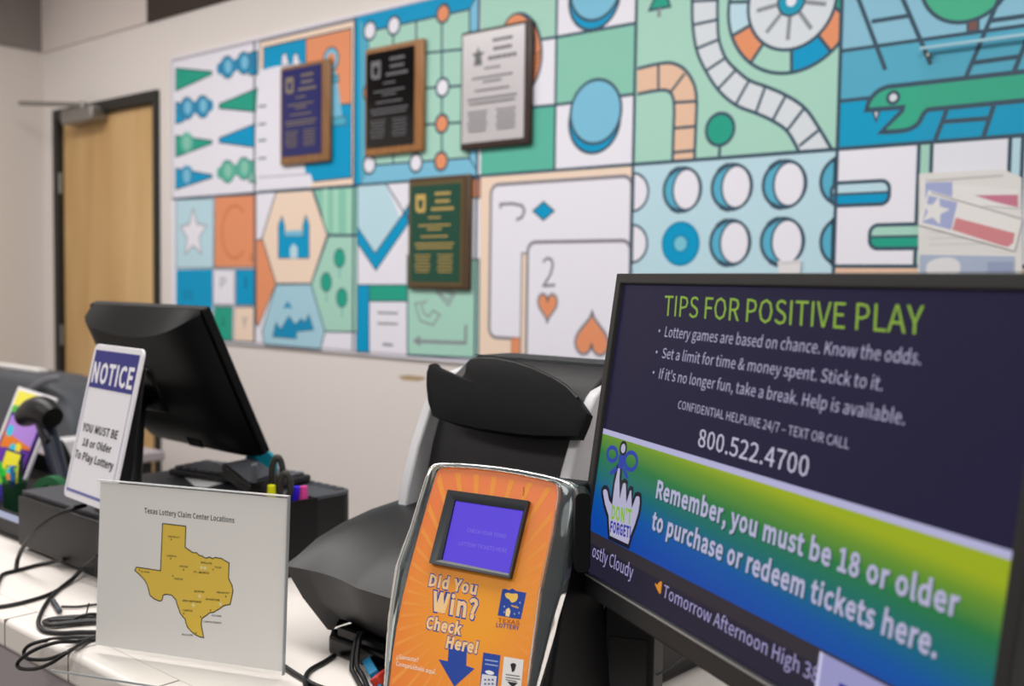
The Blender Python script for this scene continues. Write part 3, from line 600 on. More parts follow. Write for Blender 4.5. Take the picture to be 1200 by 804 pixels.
def sheet(name, pts, m, h, label, cat, group=None, art=None):
    Q = Plane((0, YW - 0.0165 - h, 0), (1, 0, 0), (0, 0, 1)); uv = [Q.uv(*p) for p in pts]
    c = Q.at(sum(a for a, b in uv) / len(uv), min(b for a, b in uv))
    g = G(); g.prism([Q.at(a, b) for a, b in uv], (0, 0.0006, 0), m)
    if art: art(Art(g, Q, 0.0003), Q)
    o = g.done(name, loc=c); return tag(o, label, cat, group)
zf = lambda p: [(1060 + x / 5.357, 180 + y / 5.357) for x, y in p]
FB, FRD = ink('#A9B1DB'), ink('#D98B92'); FRD2 = ink('#CF7E97')
sheet('poster_sheet', zf([(92, 125), (620, 98), (735, 150), (740, 1000), (80, 1000)]), ink('#E6E3E2'), 0.001, 'white paper sheet on the mural behind the two flag stickers', 'paper', None,
      lambda A, Q: [A.pp(zf([(130, 165), (620, 130), (620, 145), (130, 180)]), ink('#C9C5C3'))] + [A.pp(zf([(150, y), (560, y - 10), (560, y - 4), (150, y + 6)]), ink('#D2CECC')) for y in (490, 530, 570)])
sheet('flag_sticker', zf([(112, 172), (720, 232), (720, 345), (118, 300)]), ink('#EDEAEA'), 0.0025, 'white and red state flag sticker tucked behind the tilted one', 'sticker', None,
      lambda A, Q: [A.pp(zf([(130, 182), (300, 178), (300, 290), (130, 290)]), FB), A.pp(zf([(440, 262), (712, 258), (712, 338), (560, 300)]), FRD2)])
def fl2(A, Q):
    A.pp(zf([(152, 262), (332, 306), (292, 478), (112, 432)]), FB); A.pp(zf([(322, 402), (692, 500), (682, 560), (650, 586), (610, 578), (300, 478)]), FRD)
    c = Q.uv(*zf([(190, 360)])[0]); A.poly([(c[0] + (0.034 if i % 2 == 0 else 0.015) * math.sin(i * math.pi / 5 + 0.25), c[1] + (0.034 if i % 2 == 0 else 0.015) * math.cos(i * math.pi / 5 + 0.25)) for i in range(10)], ink('#EDEAEA'))
    A.lp(zf([(168, 245), (735, 410)]), 0.004, ink('#BDB8B8'))
sheet('flag_sticker', zf([(150, 230), (740, 402), (690, 610), (85, 445)]), ink('#F0ECEC'), 0.0045, 'blue, white and red state flag sticker tilted down, on top of the other papers', 'sticker', None, fl2)
sheet('leaflet', zf([(95, 635), (690, 645), (690, 1000), (90, 1000)]), ink('#AFBBD4'), 0.0025, 'pale blue leaflet with a white patch below the flag stickers', 'paper', None,
      lambda A, Q: [A.poly(smooth2(A.px(zf([(140, 700), (200, 660), (300, 655), (350, 700), (320, 780), (160, 780)])), 5), ink('#E6E4E8')), A.pp(zf([(520, 680), (680, 680), (680, 760), (520, 760)]), ink('#9AA6C6'))])
sheet('paper_tag', [(911, 306), (939, 304), (935, 345), (915, 346)], ink('#E4E2E6'), 0.002, 'small white paper tag on the disc rack tile above the tips screen', 'paper', None,
      lambda A, Q: [A.lp([(913, 309), (938, 307)], 0.004, ink('#C9C7CC'))])
# clear cover over the papers
Q = Plane((0, YW - 0.030, 0), (1, 0, 0), (0, 0, 1))
c0 = Q.uv(1078, 52)[0]; ct = Q.uv(1100, 52)[1]
t = thing('poster_cover', (c0, YW - 0.013, 1.10), 'clear acrylic cover sheet over the papers at the right of the mural', 'cover')
g = G(); g.box((c0, YW - 0.030, 1.10), (-0.25, YW - 0.028, ct), CLEAR); g.done('clear_sheet', t)
g = G(); g.box((c0, YW - 0.0315, ct - 0.007), (-0.25, YW - 0.0275, ct), mat('edge_highlight', '#9CC7D8', 0.2, 0.5)); g.done('polished_top_edge', t)  # highlight along the sheet's top edge, painted as a pale blue strip
for x in (c0 + 0.02, -0.27):
    for z in (1.12, ct - 0.02): g = G(); g.cyl((x, YW - 0.033, z), (x, YW - 0.0165, z), 0.004, STEEL, 14); g.done('standoff', t)

# ------------------------------------------------------------------ counter and staff side furniture
CT, CY0, CY1 = 0.85, 0.650, 1.30
t = thing('service_counter', (-1.3, 0.97, 0), 'white service counter with jointed edge tiles and grey front panel', 'counter')
g = G(); g.box((-2.9, CY0, CT - 0.045), (0.9, CY1, CT), LAMI); top = g.done('worktop', t, bevel=0.008, seg=3)
g = G()
g.box((-2.9, CY0 + 0.047, CT - 0.0005), (0.9, CY0 + 0.0485, CT + 0.0003), mat('fine_joint', '#CFC8C2', 0.6, 0.2))
x = -1.5535 - 0.195 * 6
while x < 0.88:
    g.box((x, CY0 - 0.0004, CT - 0.04), (x + 0.003, CY0 + 0.047, CT + 0.0003), JOINT); x += 0.195
g.done('edge_joint', top)
g = G(); g.box((-2.88, CY0 + 0.012, 0.08), (0.88, CY0 + 0.03, CT - 0.045), PANEL); g.box((-2.88, CY0 + 0.06, 0), (0.88, CY0 + 0.075, 0.08), CHAR); g.done('front_panel', t)
g = G(); g.box((-2.88, CY0 + 0.03, 0.08), (-2.86, CY1 - 0.03, CT - 0.045), PANEL); g.box((0.86, CY0 + 0.03, 0.08), (0.88, CY1 - 0.03, CT - 0.045), PANEL); g.box((-2.86, CY1 - 0.05, 0), (0.86, CY1 - 0.03, CT - 0.045), PANEL); g.done('carcass', t)
def table(name, x0, x1, y0, y1, z, label, m):
    t = thing(name, ((x0 + x1) / 2, (y0 + y1) / 2, 0), label, 'desk')
    g = G(); g.box((x0, y0, z - 0.03), (x1, y1, z), m); g.done('tabletop', t, bevel=0.004)
    for xx in (x0 + 0.05, x1 - 0.05):
        for yy in (y0 + 0.05, y1 - 0.05): g = G(); g.box((xx - 0.02, yy - 0.02, 0), (xx + 0.02, yy + 0.02, z - 0.03), CHAR); g.done('leg', t)
table('side_table', -4.6, -3.13, 1.46, 1.83, 0.78, 'side table by the birch door carrying the big grey printer', PANEL)

# ------------------------------------------------------------------ left end of the counter
t = thing('cash_drawer', (-1.72, 0.836, CT), 'low black metal cash drawer on the counter under the notice sign', 'cash drawer')
DM = mat('black_drawer_metal', '#151416', 0.45, 0.35, grain=0.2, gscale=700)
DX = -1.512; DYB = 1.272
pl_ = [(-1.930, 0.842), (DX, 0.842)] + [(DX - 0.03 + 0.03 * math.cos(a), DYB - 0.03 + 0.03 * math.sin(a)) for a in [math.pi / 2 * k / 6 for k in range(7)]] + [(-1.930, DYB)]
g = G(); g.prism([(x, y, CT + 0.006) for x, y in pl_], (0, 0, 0.0955), DM); body = g.done('drawer_body', t, bevel=0.002)
g = G(); g.prism([(x, y, CT + 0.1022) for x, y in pl_], (0, 0, 0.0068), GREYT)
for k in range(17): g.box((-1.90 + 0.022 * k, 1.245, CT + 0.109), (-1.888 + 0.022 * k, 1.266, CT + 0.1115), GREYT)
g.done('drawer_top', t, bevel=0.002)
g = G(); g.box((-1.930, 0.834, CT + 0.010), (DX, 0.8415, CT + 0.100), DM); fr = g.done('drawer_front', t, bevel=0.003)
g = G(); g.cyl((-1.56, 0.834, CT + 0.055), (-1.56, 0.829, CT + 0.055), 0.011, STEEL, 20); g.done('lock', fr)
for xx in (-1.90, -1.55):
    for yy in (0.87, 1.23): g = G(); g.cyl((xx, yy, CT), (xx, yy, CT + 0.007), 0.012, BLACK, 14); g.done('foot', t)
DT = CT + 0.109
# notice sign
P = tilted((-1.6916, 0.8622, 1.2365), -3.8, 12.8)
t = thing('notice_sign', (-1.6, 0.86, DT), 'white notice placard with a blue NOTICE band leaning on the cash drawer', 'sign')
g = G(); g.prism([P.at(a, b, -0.0045) for a, b in rrect(0, -0.254, 0.178, 0, 0.012)], P.n * 0.0045, mat('placard_white', '#EAE8EE', 0.35, 0.4)); pl = g.done('placard', t, bevel=0.0008)
g = G(); A = Art(g, P, 0.0004); NB = ink('#3F3E86')
zn = lambda p: [(60 + x / 3.0923, 340 + y / 3.0923) for x, y in p]
A.poly([(0.009, -0.072), (0.169, -0.072), (0.169, -0.010), (0.009, -0.010)], NB)
for p in ([(0.009, -0.072), (0.009, -0.243)], [(0.009, -0.243), (0.169, -0.243)], [(0.169, -0.072), (0.169, -0.243)]): A.line(p, 0.0015, ink('#8C8CB8'))
A.poly([(0.009, -0.2425), (0.169, -0.2425), (0.169, -0.239), (0.009, -0.239)], ink('#6E6FA8'))
A.tp('NOTICE', (107.5, 446.7), (111.7, 424.7), (153.8, 455.8), ink('#EAE8EE'), 0.07)
K = ink('#26262C')
A.tp('YOU MUST BE', (96.5, 504.3), (98.6, 495.5), (137, 514.8), K, 0.05); A.tp('18 or Older', (96.5, 521.7), (98.6, 513.5), (129.5, 531), K, 0.05); A.tp('To Play Lottery', (87.5, 535.6), (89.6, 527), (131.8, 551), K, 0.05)
g.done('lettering', pl)
g = G(); bl = [P.at(0.02, -0.250, -0.005), P.at(0.166, -0.250, -0.005), P.at(0.166, -0.03, -0.005), P.at(0.02, -0.03, -0.005)]
dp = V((0.0, 0.012, 0)); g.hexa(bl[:2] + [p + V((0.0, 0.030, 0)) for p in bl[1::-1]] + [bl[3], bl[2]] + [bl[2] + dp, bl[3] + dp], BLACK)
bk = g.done('easel_back', t, bevel=0.003)
g = G(); g.box((-1.655, 0.845, DT), (-1.535, 0.895, DT + 0.045), BLACK); g.done('foot_block', t, bevel=0.003)
# tray of scratch tickets and pens at the left edge
t = thing('desk_tray', (-2.15, 1.0, CT), 'low black desk tray at the left end of the counter', 'tray')
g = G()
TX0, TX1, TY0, TY1 = -2.80, -1.945, 0.86, 1.20
g.box((TX0, TY0, CT), (TX1, TY1, CT + 0.008), BLACK)
for lo, hi in (((TX0, TY0, CT + 0.008), (TX1, TY0 + 0.006, CT + 0.052)), ((TX0, TY1 - 0.006, CT + 0.008), (TX1, TY1, CT + 0.052)), ((TX0, TY0 + 0.006, CT + 0.008), (TX0 + 0.006, TY1 - 0.006, CT + 0.052)), ((TX1 - 0.006, TY0 + 0.006, CT + 0.008), (TX1, TY1 - 0.006, CT + 0.052))): g.box(lo, hi, BLACK)
tray = g.done('tray_body', t, bevel=0.002)
g = G(); g.box((TX0 + 0.01, TY0 - 0.002, CT + 0.036), (TX1 - 0.004, TY0 - 0.0003, CT + 0.048), mat('pale_blue_label', '#A9B4D6', 0.5, 0.3)); g.done('label_strip', t)

def ticket(o, yaw, tilt, w, h, cols, name, label, lean=0):
    Q = tilted(o, yaw, tilt)
    if lean:
        R = Matrix.Rotation(math.radians(lean), 3, Q.n); Q = Plane(Q.o, R @ Q.u, R @ Q.v)
    g = G(); g.slab(Q, 0, 0, w, h, -0.006, 0, ink(cols[0])); A = Art(g, Q, 0.0003)
    for k, c in enumerate(cols[1:]):
        b0 = h * (0.04 + 0.92 * k / (len(cols) - 1)); b1 = h * (0.04 + 0.92 * (k + 1) / (len(cols) - 1))
        A.poly([(w * 0.05, b0), (w * 0.95, b0 + h * 0.1 * (-1) ** k), (w * 0.95, min(h * 0.97, b1 + h * 0.06)), (w * 0.05, b1)], ink(c))
    for k in range(5): A.poly(circle((w * (0.15 + 0.7 * random.random()), h * (0.15 + 0.7 * random.random())), w * 0.10, n=16), ink(random.choice(['#F4E23A', '#E8F6F0', '#3EC6E0', '#F08A2C'])))
    o_ = g.done(name, loc=o); return tag(o_, label, 'ticket', 'scratch tickets in the desk tray')
ticket((-2.72, 1.10, CT + 0.016), 8, 20, 0.17, 0.215, ['#EDEAF0', '#2FA7C9', '#7A3FA8', '#F0B23A', '#58B84A', '#F2E85A'], 'scratch_ticket', 'tall pale scratch ticket pack at the back of the desk tray', -6)
ticket((-2.56, 1.03, CT + 0.016), 6, 20, 0.14, 0.17, ['#4B2B86', '#3FAF5E', '#6A35A8', '#E97F2C', '#B48ADF'], 'scratch_ticket', 'purple scratch ticket pack in the middle of the desk tray', -6)
ticket((-2.37, 0.965, CT + 0.014), 4, 18, 0.07, 0.11, ['#2C1F66', '#3A2A98', '#74C83A', '#F0E63A'], 'scratch_ticket', 'dark violet and lime scratch ticket pack at the front of the desk tray', -4)
# green pen pot with pens
t = thing('pen_pot', (-2.20, 0.945, CT + 0.008), 'dark green pen pot standing in the desk tray', 'pen pot')
g = G(); rows = []
for r, z in ((0.022, 0), (0.024, 0.065), (0.0215, 0.065), (0.02, 0.006)): rows.append([(-2.20 + r * math.cos(q), 0.945 + r * math.sin(q), CT + 0.009 + z) for q in [2 * math.pi * i / 28 for i in range(28)]])
g.grid(rows, mat('green_plastic', '#153A24', 0.4, 0.5), closed_u=True, caps=True); g.done('pot_body', t)
def pen(p0, p1, m, mcap, label, r=0.0045, group='pens in the green pot', cat='pen', name='pen'):
    t = thing(name, p0, label, cat, group); p0, p1 = V(p0), V(p1); c = p0.lerp(p1, 0.68)
    g = G(); g.cyl(p0, c, r, m, 12); g.done('barrel', t)
    g = G(); g.cyl(c, p1, r * 1.15, mcap, 12, r * 0.8); g.done('cap', t)
pen((-2.205, 0.945, CT + 0.018), (-2.228, 0.925, CT + 0.115), ink('#2B8A46'), ink('#28D046'), 'bright green pen in the green pot, leaning left')
pen((-2.195, 0.950, CT + 0.018), (-2.19, 0.955, CT + 0.12), ink('#1D5A34'), ink('#2C3A30'), 'dark green pen standing upright in the green pot')
pen((-2.190, 0.940, CT + 0.018), (-2.178, 0.93, CT + 0.11), ink('#203A6E'), ink('#3A86C8'), 'blue pen in the green pot, leaning right')
pen((-2.205, 0.950, CT + 0.018), (-2.218, 0.962, CT + 0.105), ink('#C8C23A'), ink('#D8E046'), 'yellow pen at the back of the green pot')
# small dark pot with loose green ties in front of the drawer
t = thing('tape_roll', (-2.075, 0.965, CT + 0.008), 'green tape roll standing on edge in the desk tray', 'tape')
g = G(); rows = []
for k in range(28):
    q = 2 * math.pi * k / 28; c = V((-2.075, 0.965, CT + 0.055)); d = V((math.cos(q) * 0.9, math.cos(q) * 0.35, math.sin(q)))
    rows.append([c + d * r + V((-0.35, 0.9, 0)) * y for r, y in ((0.045, -0.011), (0.045, 0.011), (0.028, 0.011), (0.028, -0.011))])
g.grid(rows, mat('green_tape', '#1F5F38', 0.45, 0.4), closed_u=True, closed_v=True); g.done('tape', t)
# handheld barcode scanner on its stand
t = thing('barcode_scanner', (-2.06, 1.06, CT + 0.008), 'black handheld barcode scanner resting on its stand behind the pens', 'scanner')
g = G()
hp = [aty(*p, 1.05) for p in ((28, 489), (40, 482), (52, 482), (62, 490))]
g.tube([hp[0], hp[1], hp[2], hp[3]], lambda q: 0.022 + 0.010 * math.sin(q * 3.0), BLACKS, 16); g.done('scanner_head', t)
g = G(); g.tube([aty(52, 492, 1.06), aty(59, 515, 1.06), aty(66, 540, 1.06), aty(74, 566, 1.06)], lambda q: 0.021 - 0.004 * q, mat('blue_black_plastic', '#23283A', 0.38, 0.5), 16); hd = g.done('handle', t)
g = G(); g.tube([aty(49, 503, 1.045), aty(52, 512, 1.045), aty(56, 518, 1.045)], 0.006, CHAR, 8); g.done('trigger', hd)
b0 = aty(70, 560, 1.10)
g = G(); g.cyl((b0.x, 1.10, CT + 0.008), (b0.x, 1.10, CT + 0.02), 0.055, BLACK, 32); g.tube([(b0.x, 1.12, CT + 0.02), (b0.x - 0.01, 1.12, CT + 0.08), (b0.x - 0.03, 1.11, CT + 0.12)], 0.012, BLACK, 12); g.done('stand', t)

# ------------------------------------------------------------------ things on the staff side
# back monitor
P = tilted((-2.0693, 1.0458, 1.2938), -1.3, -25.1)
t = thing('staff_monitor', (-1.86, 1.15, DT), 'black computer monitor seen from behind, tilted above the cash drawer', 'monitor')
MW, MH = 0.426, 0.30
Qb = Plane(P.o, P.u, P.v)
BK = Plane(P.o + P.u * MW, -P.u, P.v)
g = G(); 
rows = []
nv, nu = 14, 20
def bulge(a, b):
    ua = abs(2 * a - 1); x = max(0, 1 - ua ** 4); top = 1 - max(0, (b - 0.80) / 0.20) ** 0.7 * 1.0 if b > 0.80 - 0.10 * (1 - ua * ua) else 1
    low = 1 - max(0, (0.10 - b) / 0.10) ** 2
    return x, top, low
g2 = G(); g2.slab(P, 0, -MH, MW, 0, -0.014, 0.004, BLACKM); sh = g2.done('bezel', t, bevel=0.004)
for j in range(nv + 1):
    r = []
    for i in range(nu + 1):
        a = i / nu; ua = 2 * a - 1; cut_ = 0.975 - 0.105 * (1 - ua * ua)
        b = cut_ * j / (nv - 1) if j < nv else 1.0
        hb = (0.046 * (1 - ua ** 8) + 0.004) * (1 - 0.75 * max(0, (0.30 - b) / 0.30) ** 1.5) if j < nv else 0.0015
        bb = -MH + MH * b
        r.append(P.at(0.004 + (MW - 0.008) * a, bb, 0.004 + max(0.0005, hb)))
    rows.append(r)
g.grid(rows, BLACKM); g.grid([[P.at(0.004 + (MW - 0.008) * i / nu, -MH + 0.003, 0.002) for i in range(nu + 1)], rows[0]], BLACKM)
g.done('rear_shell', t, sharp=30)
g = G(); g.slab(P, 0.006, -MH + 0.012, MW - 0.006, -0.008, -0.0155, -0.0142, mat('dark_screen', '#0B0C10', 0.15, 0.5)); g.done('screen', t)
vm = P.at(0.19, -0.15, 0.04)
g = G(); g.slab(P, 0.125, -0.20, 0.245, -0.10, 0.040, 0.062, BLACKG); mt = g.done('mount_plate', t, bevel=0.010, seg=3)
g = G(); g.slab(P, 0.25, -0.275, 0.30, -0.258, 0.0445, 0.0475, BLACKG); g.done('port_recess', t)
nb = atz(150, 588, DT + 0.014); e1 = P.at(0.170, -0.165, 0.055)
g = G(); g.tube([e1, e1 + V((0.03, -0.035, -0.02)), nb.lerp(e1, 0.45) + V((0.02, -0.02, 0)), nb], lambda q: 0.024 - 0.003 * q, BLACK, 16); g.done('neck', t)
g = G(); g.cyl((nb.x - 0.01, nb.y + 0.03, DT + 0.0005), (nb.x - 0.01, nb.y + 0.03, DT + 0.010), 0.075, BLACK, 40, 0.070); g.cyl((nb.x, nb.y, DT + 0.010), (nb.x, nb.y, DT + 0.022), 0.035, BLACK, 32, 0.026); g.done('base', t)
# keyboard, paper and a flat black device on top of the cash drawer
PZ = DT + 0.0025
kf = atz(197, 548, PZ + 0.016); kq = Plane((kf.x, kf.y, PZ), (math.cos(0.22), math.sin(0.22), 0), (-math.sin(0.22), math.cos(0.22), 0))
t = thing('keyboard', (kf.x + 0.13, kf.y + 0.06, DT), 'black keyboard lying on the cash drawer under the tilted monitor', 'keyboard')
KL, KD = 0.27, 0.105
g = G(); g.slab(kq, 0, 0, KL, KD, 0.0005, 0.014, CHAR); g.done('keyboard_case', t, bevel=0.004)
for r in range(4):
    for c in range(13):
        g = G(); x = 0.008 + c * 0.0196; y = 0.008 + r * 0.023
        g.slab(kq, x, y, x + 0.017, y + 0.019, 0.0138, 0.0195, mat('grey_keycap', '#55575D', 0.5, 0.4)); g.done('key', t, bevel=0.0015, seg=1)
q = [atz(*p, DT + 0.0012) for p in ((213, 556.6), (244, 554.7), (268, 565), (242, 571.5), (229, 570.6))]
g = G(); g.prism(q, (0, 0, 0.001), mat('bright_note_paper', '#F4F4F6', 0.7, 0.2)); tag(g.done('note_paper', loc=(q[0] + q[2]) / 2), 'blank white note paper on the cash drawer in front of the keyboard', 'paper')
t = thing('card_reader', kq.at(0.2, 0.03, 0.02), 'flat black box device lying on the right end of the keyboard', 'device')
q = [atz(*p, PZ + 0.045) for p in ((260, 543), (292, 569), (327, 556), (296, 536))]
g = G(); g.hexa([V((p.x, p.y, PZ + 0.021)) for p in q] + q, BLACK); g.done('device_body', t, bevel=0.003)
g = G(); qq = [p + V((0, 0, 0.0006)) for p in q]; c = sum(qq, V()) / 4; g.prism([c + (p - c) * 0.88 for p in qq], (0, 0, 0.0015), GREYT); g.done('device_lid', t)
g = G(); q2 = [atz(*p, PZ + 0.047) for p in ((294, 567), (301, 566), (302, 562), (295, 563))]; g.prism(q2, (0, 0, 0.03), GREYP); g.done('antenna_post', t, bevel=0.001)
# teal disc
td = atd(307, 538, 2.03); rr = 0.033
t = thing('tape_dispenser', (td.x, td.y, DT), 'round teal disc standing on the cash drawer below the monitor corner', 'disc')
tz = DT + 0.0004 + rr
g = G(); nrm = V((0.55, -0.83, 0)); tu = V((0.83, 0.55, 0))
for r_, d0, d1, m in ((rr, 0.0, 0.012, mat('teal_plastic', '#1691A8', 0.4, 0.4)),):
    g.prism([V((td.x, td.y, tz)) + tu * (r_ * math.cos(a)) + V((0, 0, 1)) * (r_ * math.sin(a)) for a in [2 * math.pi * i / 40 for i in range(40)]], nrm * 0.012, m)
g.done('disc_shell', t, bevel=0.002)
g = G(); g.cyl(V((td.x, td.y, tz)) + nrm * 0.0123, V((td.x, td.y, tz)) + nrm * 0.015, 0.009, mat('teal_hub', '#0F7487', 0.4, 0.4), 20); g.done('hub', t)
# pen organizer with scissors and markers
OP = [V((x, y, 0.978)) for x, y in ((-1.498, 1.01), (-1.436, 1.01), (-1.436, 1.125), (-1.498, 1.125))]
oc = sum(OP, V()) / 4
t = thing('pen_organizer', (oc.x, oc.y, CT), 'black desk organizer holding scissors behind the map sign', 'organizer')
g = G(); lo = [V((p.x, p.y, CT)) for p in OP]; inn = [oc + (p - oc) * 0.90 for p in OP]; 
g.grid([lo, OP, inn, [V((p.x, p.y, CT + 0.006)) for p in inn]], BLACK, closed_u=True, caps=True); g.done('organizer_body', t)
oq = depth(V((-1.468, 1.083, 0.98)))
def inorg(x, y, d): return atd(x, y, oq + d)
t = thing('scissors', inorg(325, 600, 0), 'scissors with black oval handles standing in the desk organizer', 'scissors')
SH = mat('scissor_handle', '#2E2C26', 0.4, 0.5)
for nm, cx, cy, rx, rz, dd in (('handle', 325, 557, 6.5, 21, 0.01), ('handle', 334, 570, 6.5, 15, -0.01)):
    g = G(); g.tube([inorg(cx + rx * math.sin(a), cy - rz * math.cos(a), dd) for a in [2 * math.pi * k / 16 for k in range(16)]], 0.0055, SH, 10, closed=True); g.done(nm, t)
g = G()
for x0, x1, dd in ((326, 332, 0.01), (333, 327, -0.01)): g.tube([inorg(x0, 578, dd), inorg(x1, 592, 0), inorg((x0 + x1) / 2, 622, 0)], lambda q: 0.006 - 0.004 * q, STEEL, 8)
g.done('blade', t)
def marker(x, y, top, col, capc, label):
    pen(V((x, y, CT + 0.012)), V((x, y, top)), ink(col), ink(capc), label, 0.008, 'markers in the desk organizer', 'marker', 'marker')
marker(-1.470, 1.055, 1.003, '#D9D820', '#E6E61C', 'yellow highlighter in the desk organizer beside the scissors')
marker(-1.478, 1.112, 0.992, '#2B22B8', '#3A2BF0', 'blue capped marker in the desk organizer'); marker(-1.455, 1.110, 0.996, '#B8307A', '#E04BA0', 'pink capped marker in the desk organizer')
# grey printer far back
t = thing('office_printer', (-3.85, 1.70, 0.78), 'large dark grey office printer on the side table by the door', 'printer')
prof = [(0.0, 0.785), (0.0, 0.975), (0.01, 0.995), (0.03, 1.005), (0.07, 1.006), (0.19, 1.0), (0.21, 0.97), (0.215, 0.785)]
g = G(); rows = []
for xx, k, dz in ((-4.55, 0.9, -0.01), (-4.5, 1, 0), (-3.62, 1, 0), (-3.5, 1, -0.012), (-3.40, 0.98, -0.045), (-3.35, 0.95, -0.09), (-3.31, 0.92, -0.15)):
    rows.append([(xx, 1.60 + y * k, (z + dz if z > 0.8 else z)) for y, z in prof])
g.grid(rows, GREYP, closed_u=True, caps=True); g.done('printer_shell', t, sharp=50)
g = G(); g.tube([aty(18, 478, 1.585), aty(35, 458, 1.585), aty(55, 446, 1.59), aty(72, 443, 1.595)], 0.012, mat('grey_seam', '#6A6D73', 0.5, 0.4), 8); g.done('seam_band', t)
g = G(); g.box((-4.1, 1.68, 1.0065), (-3.72, 1.72, 1.015), PAPER); g.done('output_paper', t)
bx = aty(74, 515, 1.50)
t = thing('paper_tray', (bx.x, 1.53, 0.78), 'white paper tray on the side table beside the grey printer', 'tray')
g = G(); g.box((bx.x - 0.05, 1.49, 0.7805), (bx.x + 0.025, 1.585, bx.z), mat('white_tray_plastic', '#D7D5D8', 0.45, 0.4)); g.done('tray_shell', t, bevel=0.004)

# ------------------------------------------------------------------ claim centre map sign
P = tilted((-1.3389, 0.6855, 1.0779), 23.4, 3.2)
SW, SHH = 0.285, 0.2225
t = thing('map_sign', (-1.2, 0.74, CT), 'clear acrylic sign holder with a yellow state map on the counter', 'sign')
g = G(); g.slab(P, 0, -SHH, SW, 0, 0.0012, 0.0032, CLEAR); g.slab(P, 0, -SHH, SW, 0, -0.0032, -0.0012, CLEAR)
g.done('acrylic_panel', t)
g = G(); g.slab(P, 0, -0.0002, SW, 0.0012, -0.0032, 0.0032, mat('acrylic_edge_highlight', '#E6E8EA', 0.1, 0.8)); g.slab(P, SW, -SHH, SW + 0.001, 0.0012, -0.0032, 0.0032, mat('side_acrylic_edge', '#B4B8BC', 0.12, 0.8)); g.done('panel_edge', t)  # near-white top strip paints in the highlight on the acrylic edge
bA, bB = P.at(0, -SHH, 0.003), P.at(SW, -SHH, 0.003); fwd = V((P.n.x, P.n.y, 0)).normalized()
g = G(); zb = CT + 0.0015
c = [bA, bB, bB + fwd * 0.075, bA + fwd * 0.075]
g.hexa([V((p.x, p.y, CT + 0.0006)) for p in c] + [V((p.x, p.y, CT + 0.0032)) for p in c], CLEAR); g.done('acrylic_foot', t)
g = G(); e0, e1 = c[3] + fwd * 0.0002, c[2] + fwd * 0.0002; g.hexa([V((p.x, p.y, CT + 0.0006)) for p in (e0, e1, e1 + fwd * 0.0008, e0 + fwd * 0.0008)] + [V((p.x, p.y, CT + 0.0032)) for p in (e0, e1, e1 + fwd * 0.0008, e0 + fwd * 0.0008)], MATS['side_acrylic_edge']); g.done('foot_edge', t)
g = G(); g.slab(P, 0.003, -SHH + 0.004, SW - 0.002, -0.002, -0.0006, 0.0004, mat('sign_paper', '#EDE9E6', 0.55, 0.35)); pap = g.done('paper_insert', t)
g = G(); A = Art(g, P, 0.00045, 8e-6)
zt = lambda p: [(150 + x / 5.029, 600 + y / 5.029) for x, y in p]
TXO = [(205, 68), (342, 84), (338, 208), (355, 220), (372, 232), (385, 240), (405, 240), (420, 255), (440, 260), (452, 270), (465, 272), (480, 265), (500, 275), (515, 268), (555, 275), (572, 287), (597, 300), (594, 388), (603, 410), (614, 432), (620, 465), (612, 505), (603, 545), (575, 550), (560, 556), (545, 568), (520, 582), (505, 592), (482, 594), (470, 605), (455, 615), (437, 627), (433, 660), (436, 685), (442, 710), (447, 741), (425, 736), (400, 725), (375, 705), (352, 680), (342, 655), (338, 632), (320, 612), (308, 595), (300, 570), (290, 545), (285, 520), (272, 505), (258, 490), (240, 487), (225, 485), (208, 491), (205, 508), (200, 522), (185, 525), (155, 512), (130, 490), (124, 465), (118, 440), (112, 425), (100, 402), (80, 380), (60, 360), (42, 345), (50, 325), (193, 346)]
A.pp(zt(TXO), ink('#EBC750'), ink('#1E1C14'), 0.0014)
A.tp('Texas Lottery Claim Center Locations', (169.5, 601.2), (169.5, 595.2), (274.8, 612.8), ink('#333335'), 0.045)
TK = ink('#3B3420')
def city(s, x, y, w, m=TK, b=0.06): A.tp(s, zt([(x, y)])[0], zt([(x, y - 10)])[0], zt([(x + w, y + w * 0.09)])[0], m, b)
for s, x, y, w in (('AMARILLO', 238, 149, 66), ('LUBBOCK', 229, 262, 57), ('ABILENE', 304, 324, 50), ('TYLER', 511, 330, 40), ('EL PASO', 79, 356, 50), ('ODESSA', 274, 397, 50), ('BEAUMONT', 525, 477, 75), ('LAREDO', 327, 583, 55)): city(s, x, y, w)
for s, x, y, w in (('DALLAS', 433, 302, 62), ('FT. WORTH', 390, 358, 88), ('AUSTIN', 391, 471, 58), ('SAN ANTONIO', 323, 526, 110), ('HOUSTON', 461, 518, 78)): city(s, x, y, w, TK, 0.09)
for s, x, y, w in (('VICTORIA', 494, 614, 58), ('CORPUS CHRISTI', 446, 650, 104), ('McALLEN', 320, 726, 62)): city(s, x, y, w, ink('#4A4A4E'))
for x, y in ((256, 161), (253, 275), (329, 341), (503, 339), (69, 342), (266, 376), (578, 498), (330, 598), (488, 578), (429, 617), (402, 713)):
    a = P.uv(*zt([(x, y)])[0]); A.poly(circle(a, 0.0010, n=10), TK)
for x, y in ((435, 328), (456, 330), (424, 496), (387, 548), (547, 543)):
    a = P.uv(*zt([(x, y)])[0]); A.poly([(a[0] + (0.0034 if i % 2 == 0 else 0.0014) * math.sin(i * math.pi / 5), a[1] + (0.0034 if i % 2 == 0 else 0.0014) * math.cos(i * math.pi / 5)) for i in range(10)], ink('#F4E6B0'))
g.done('map_print', pap)

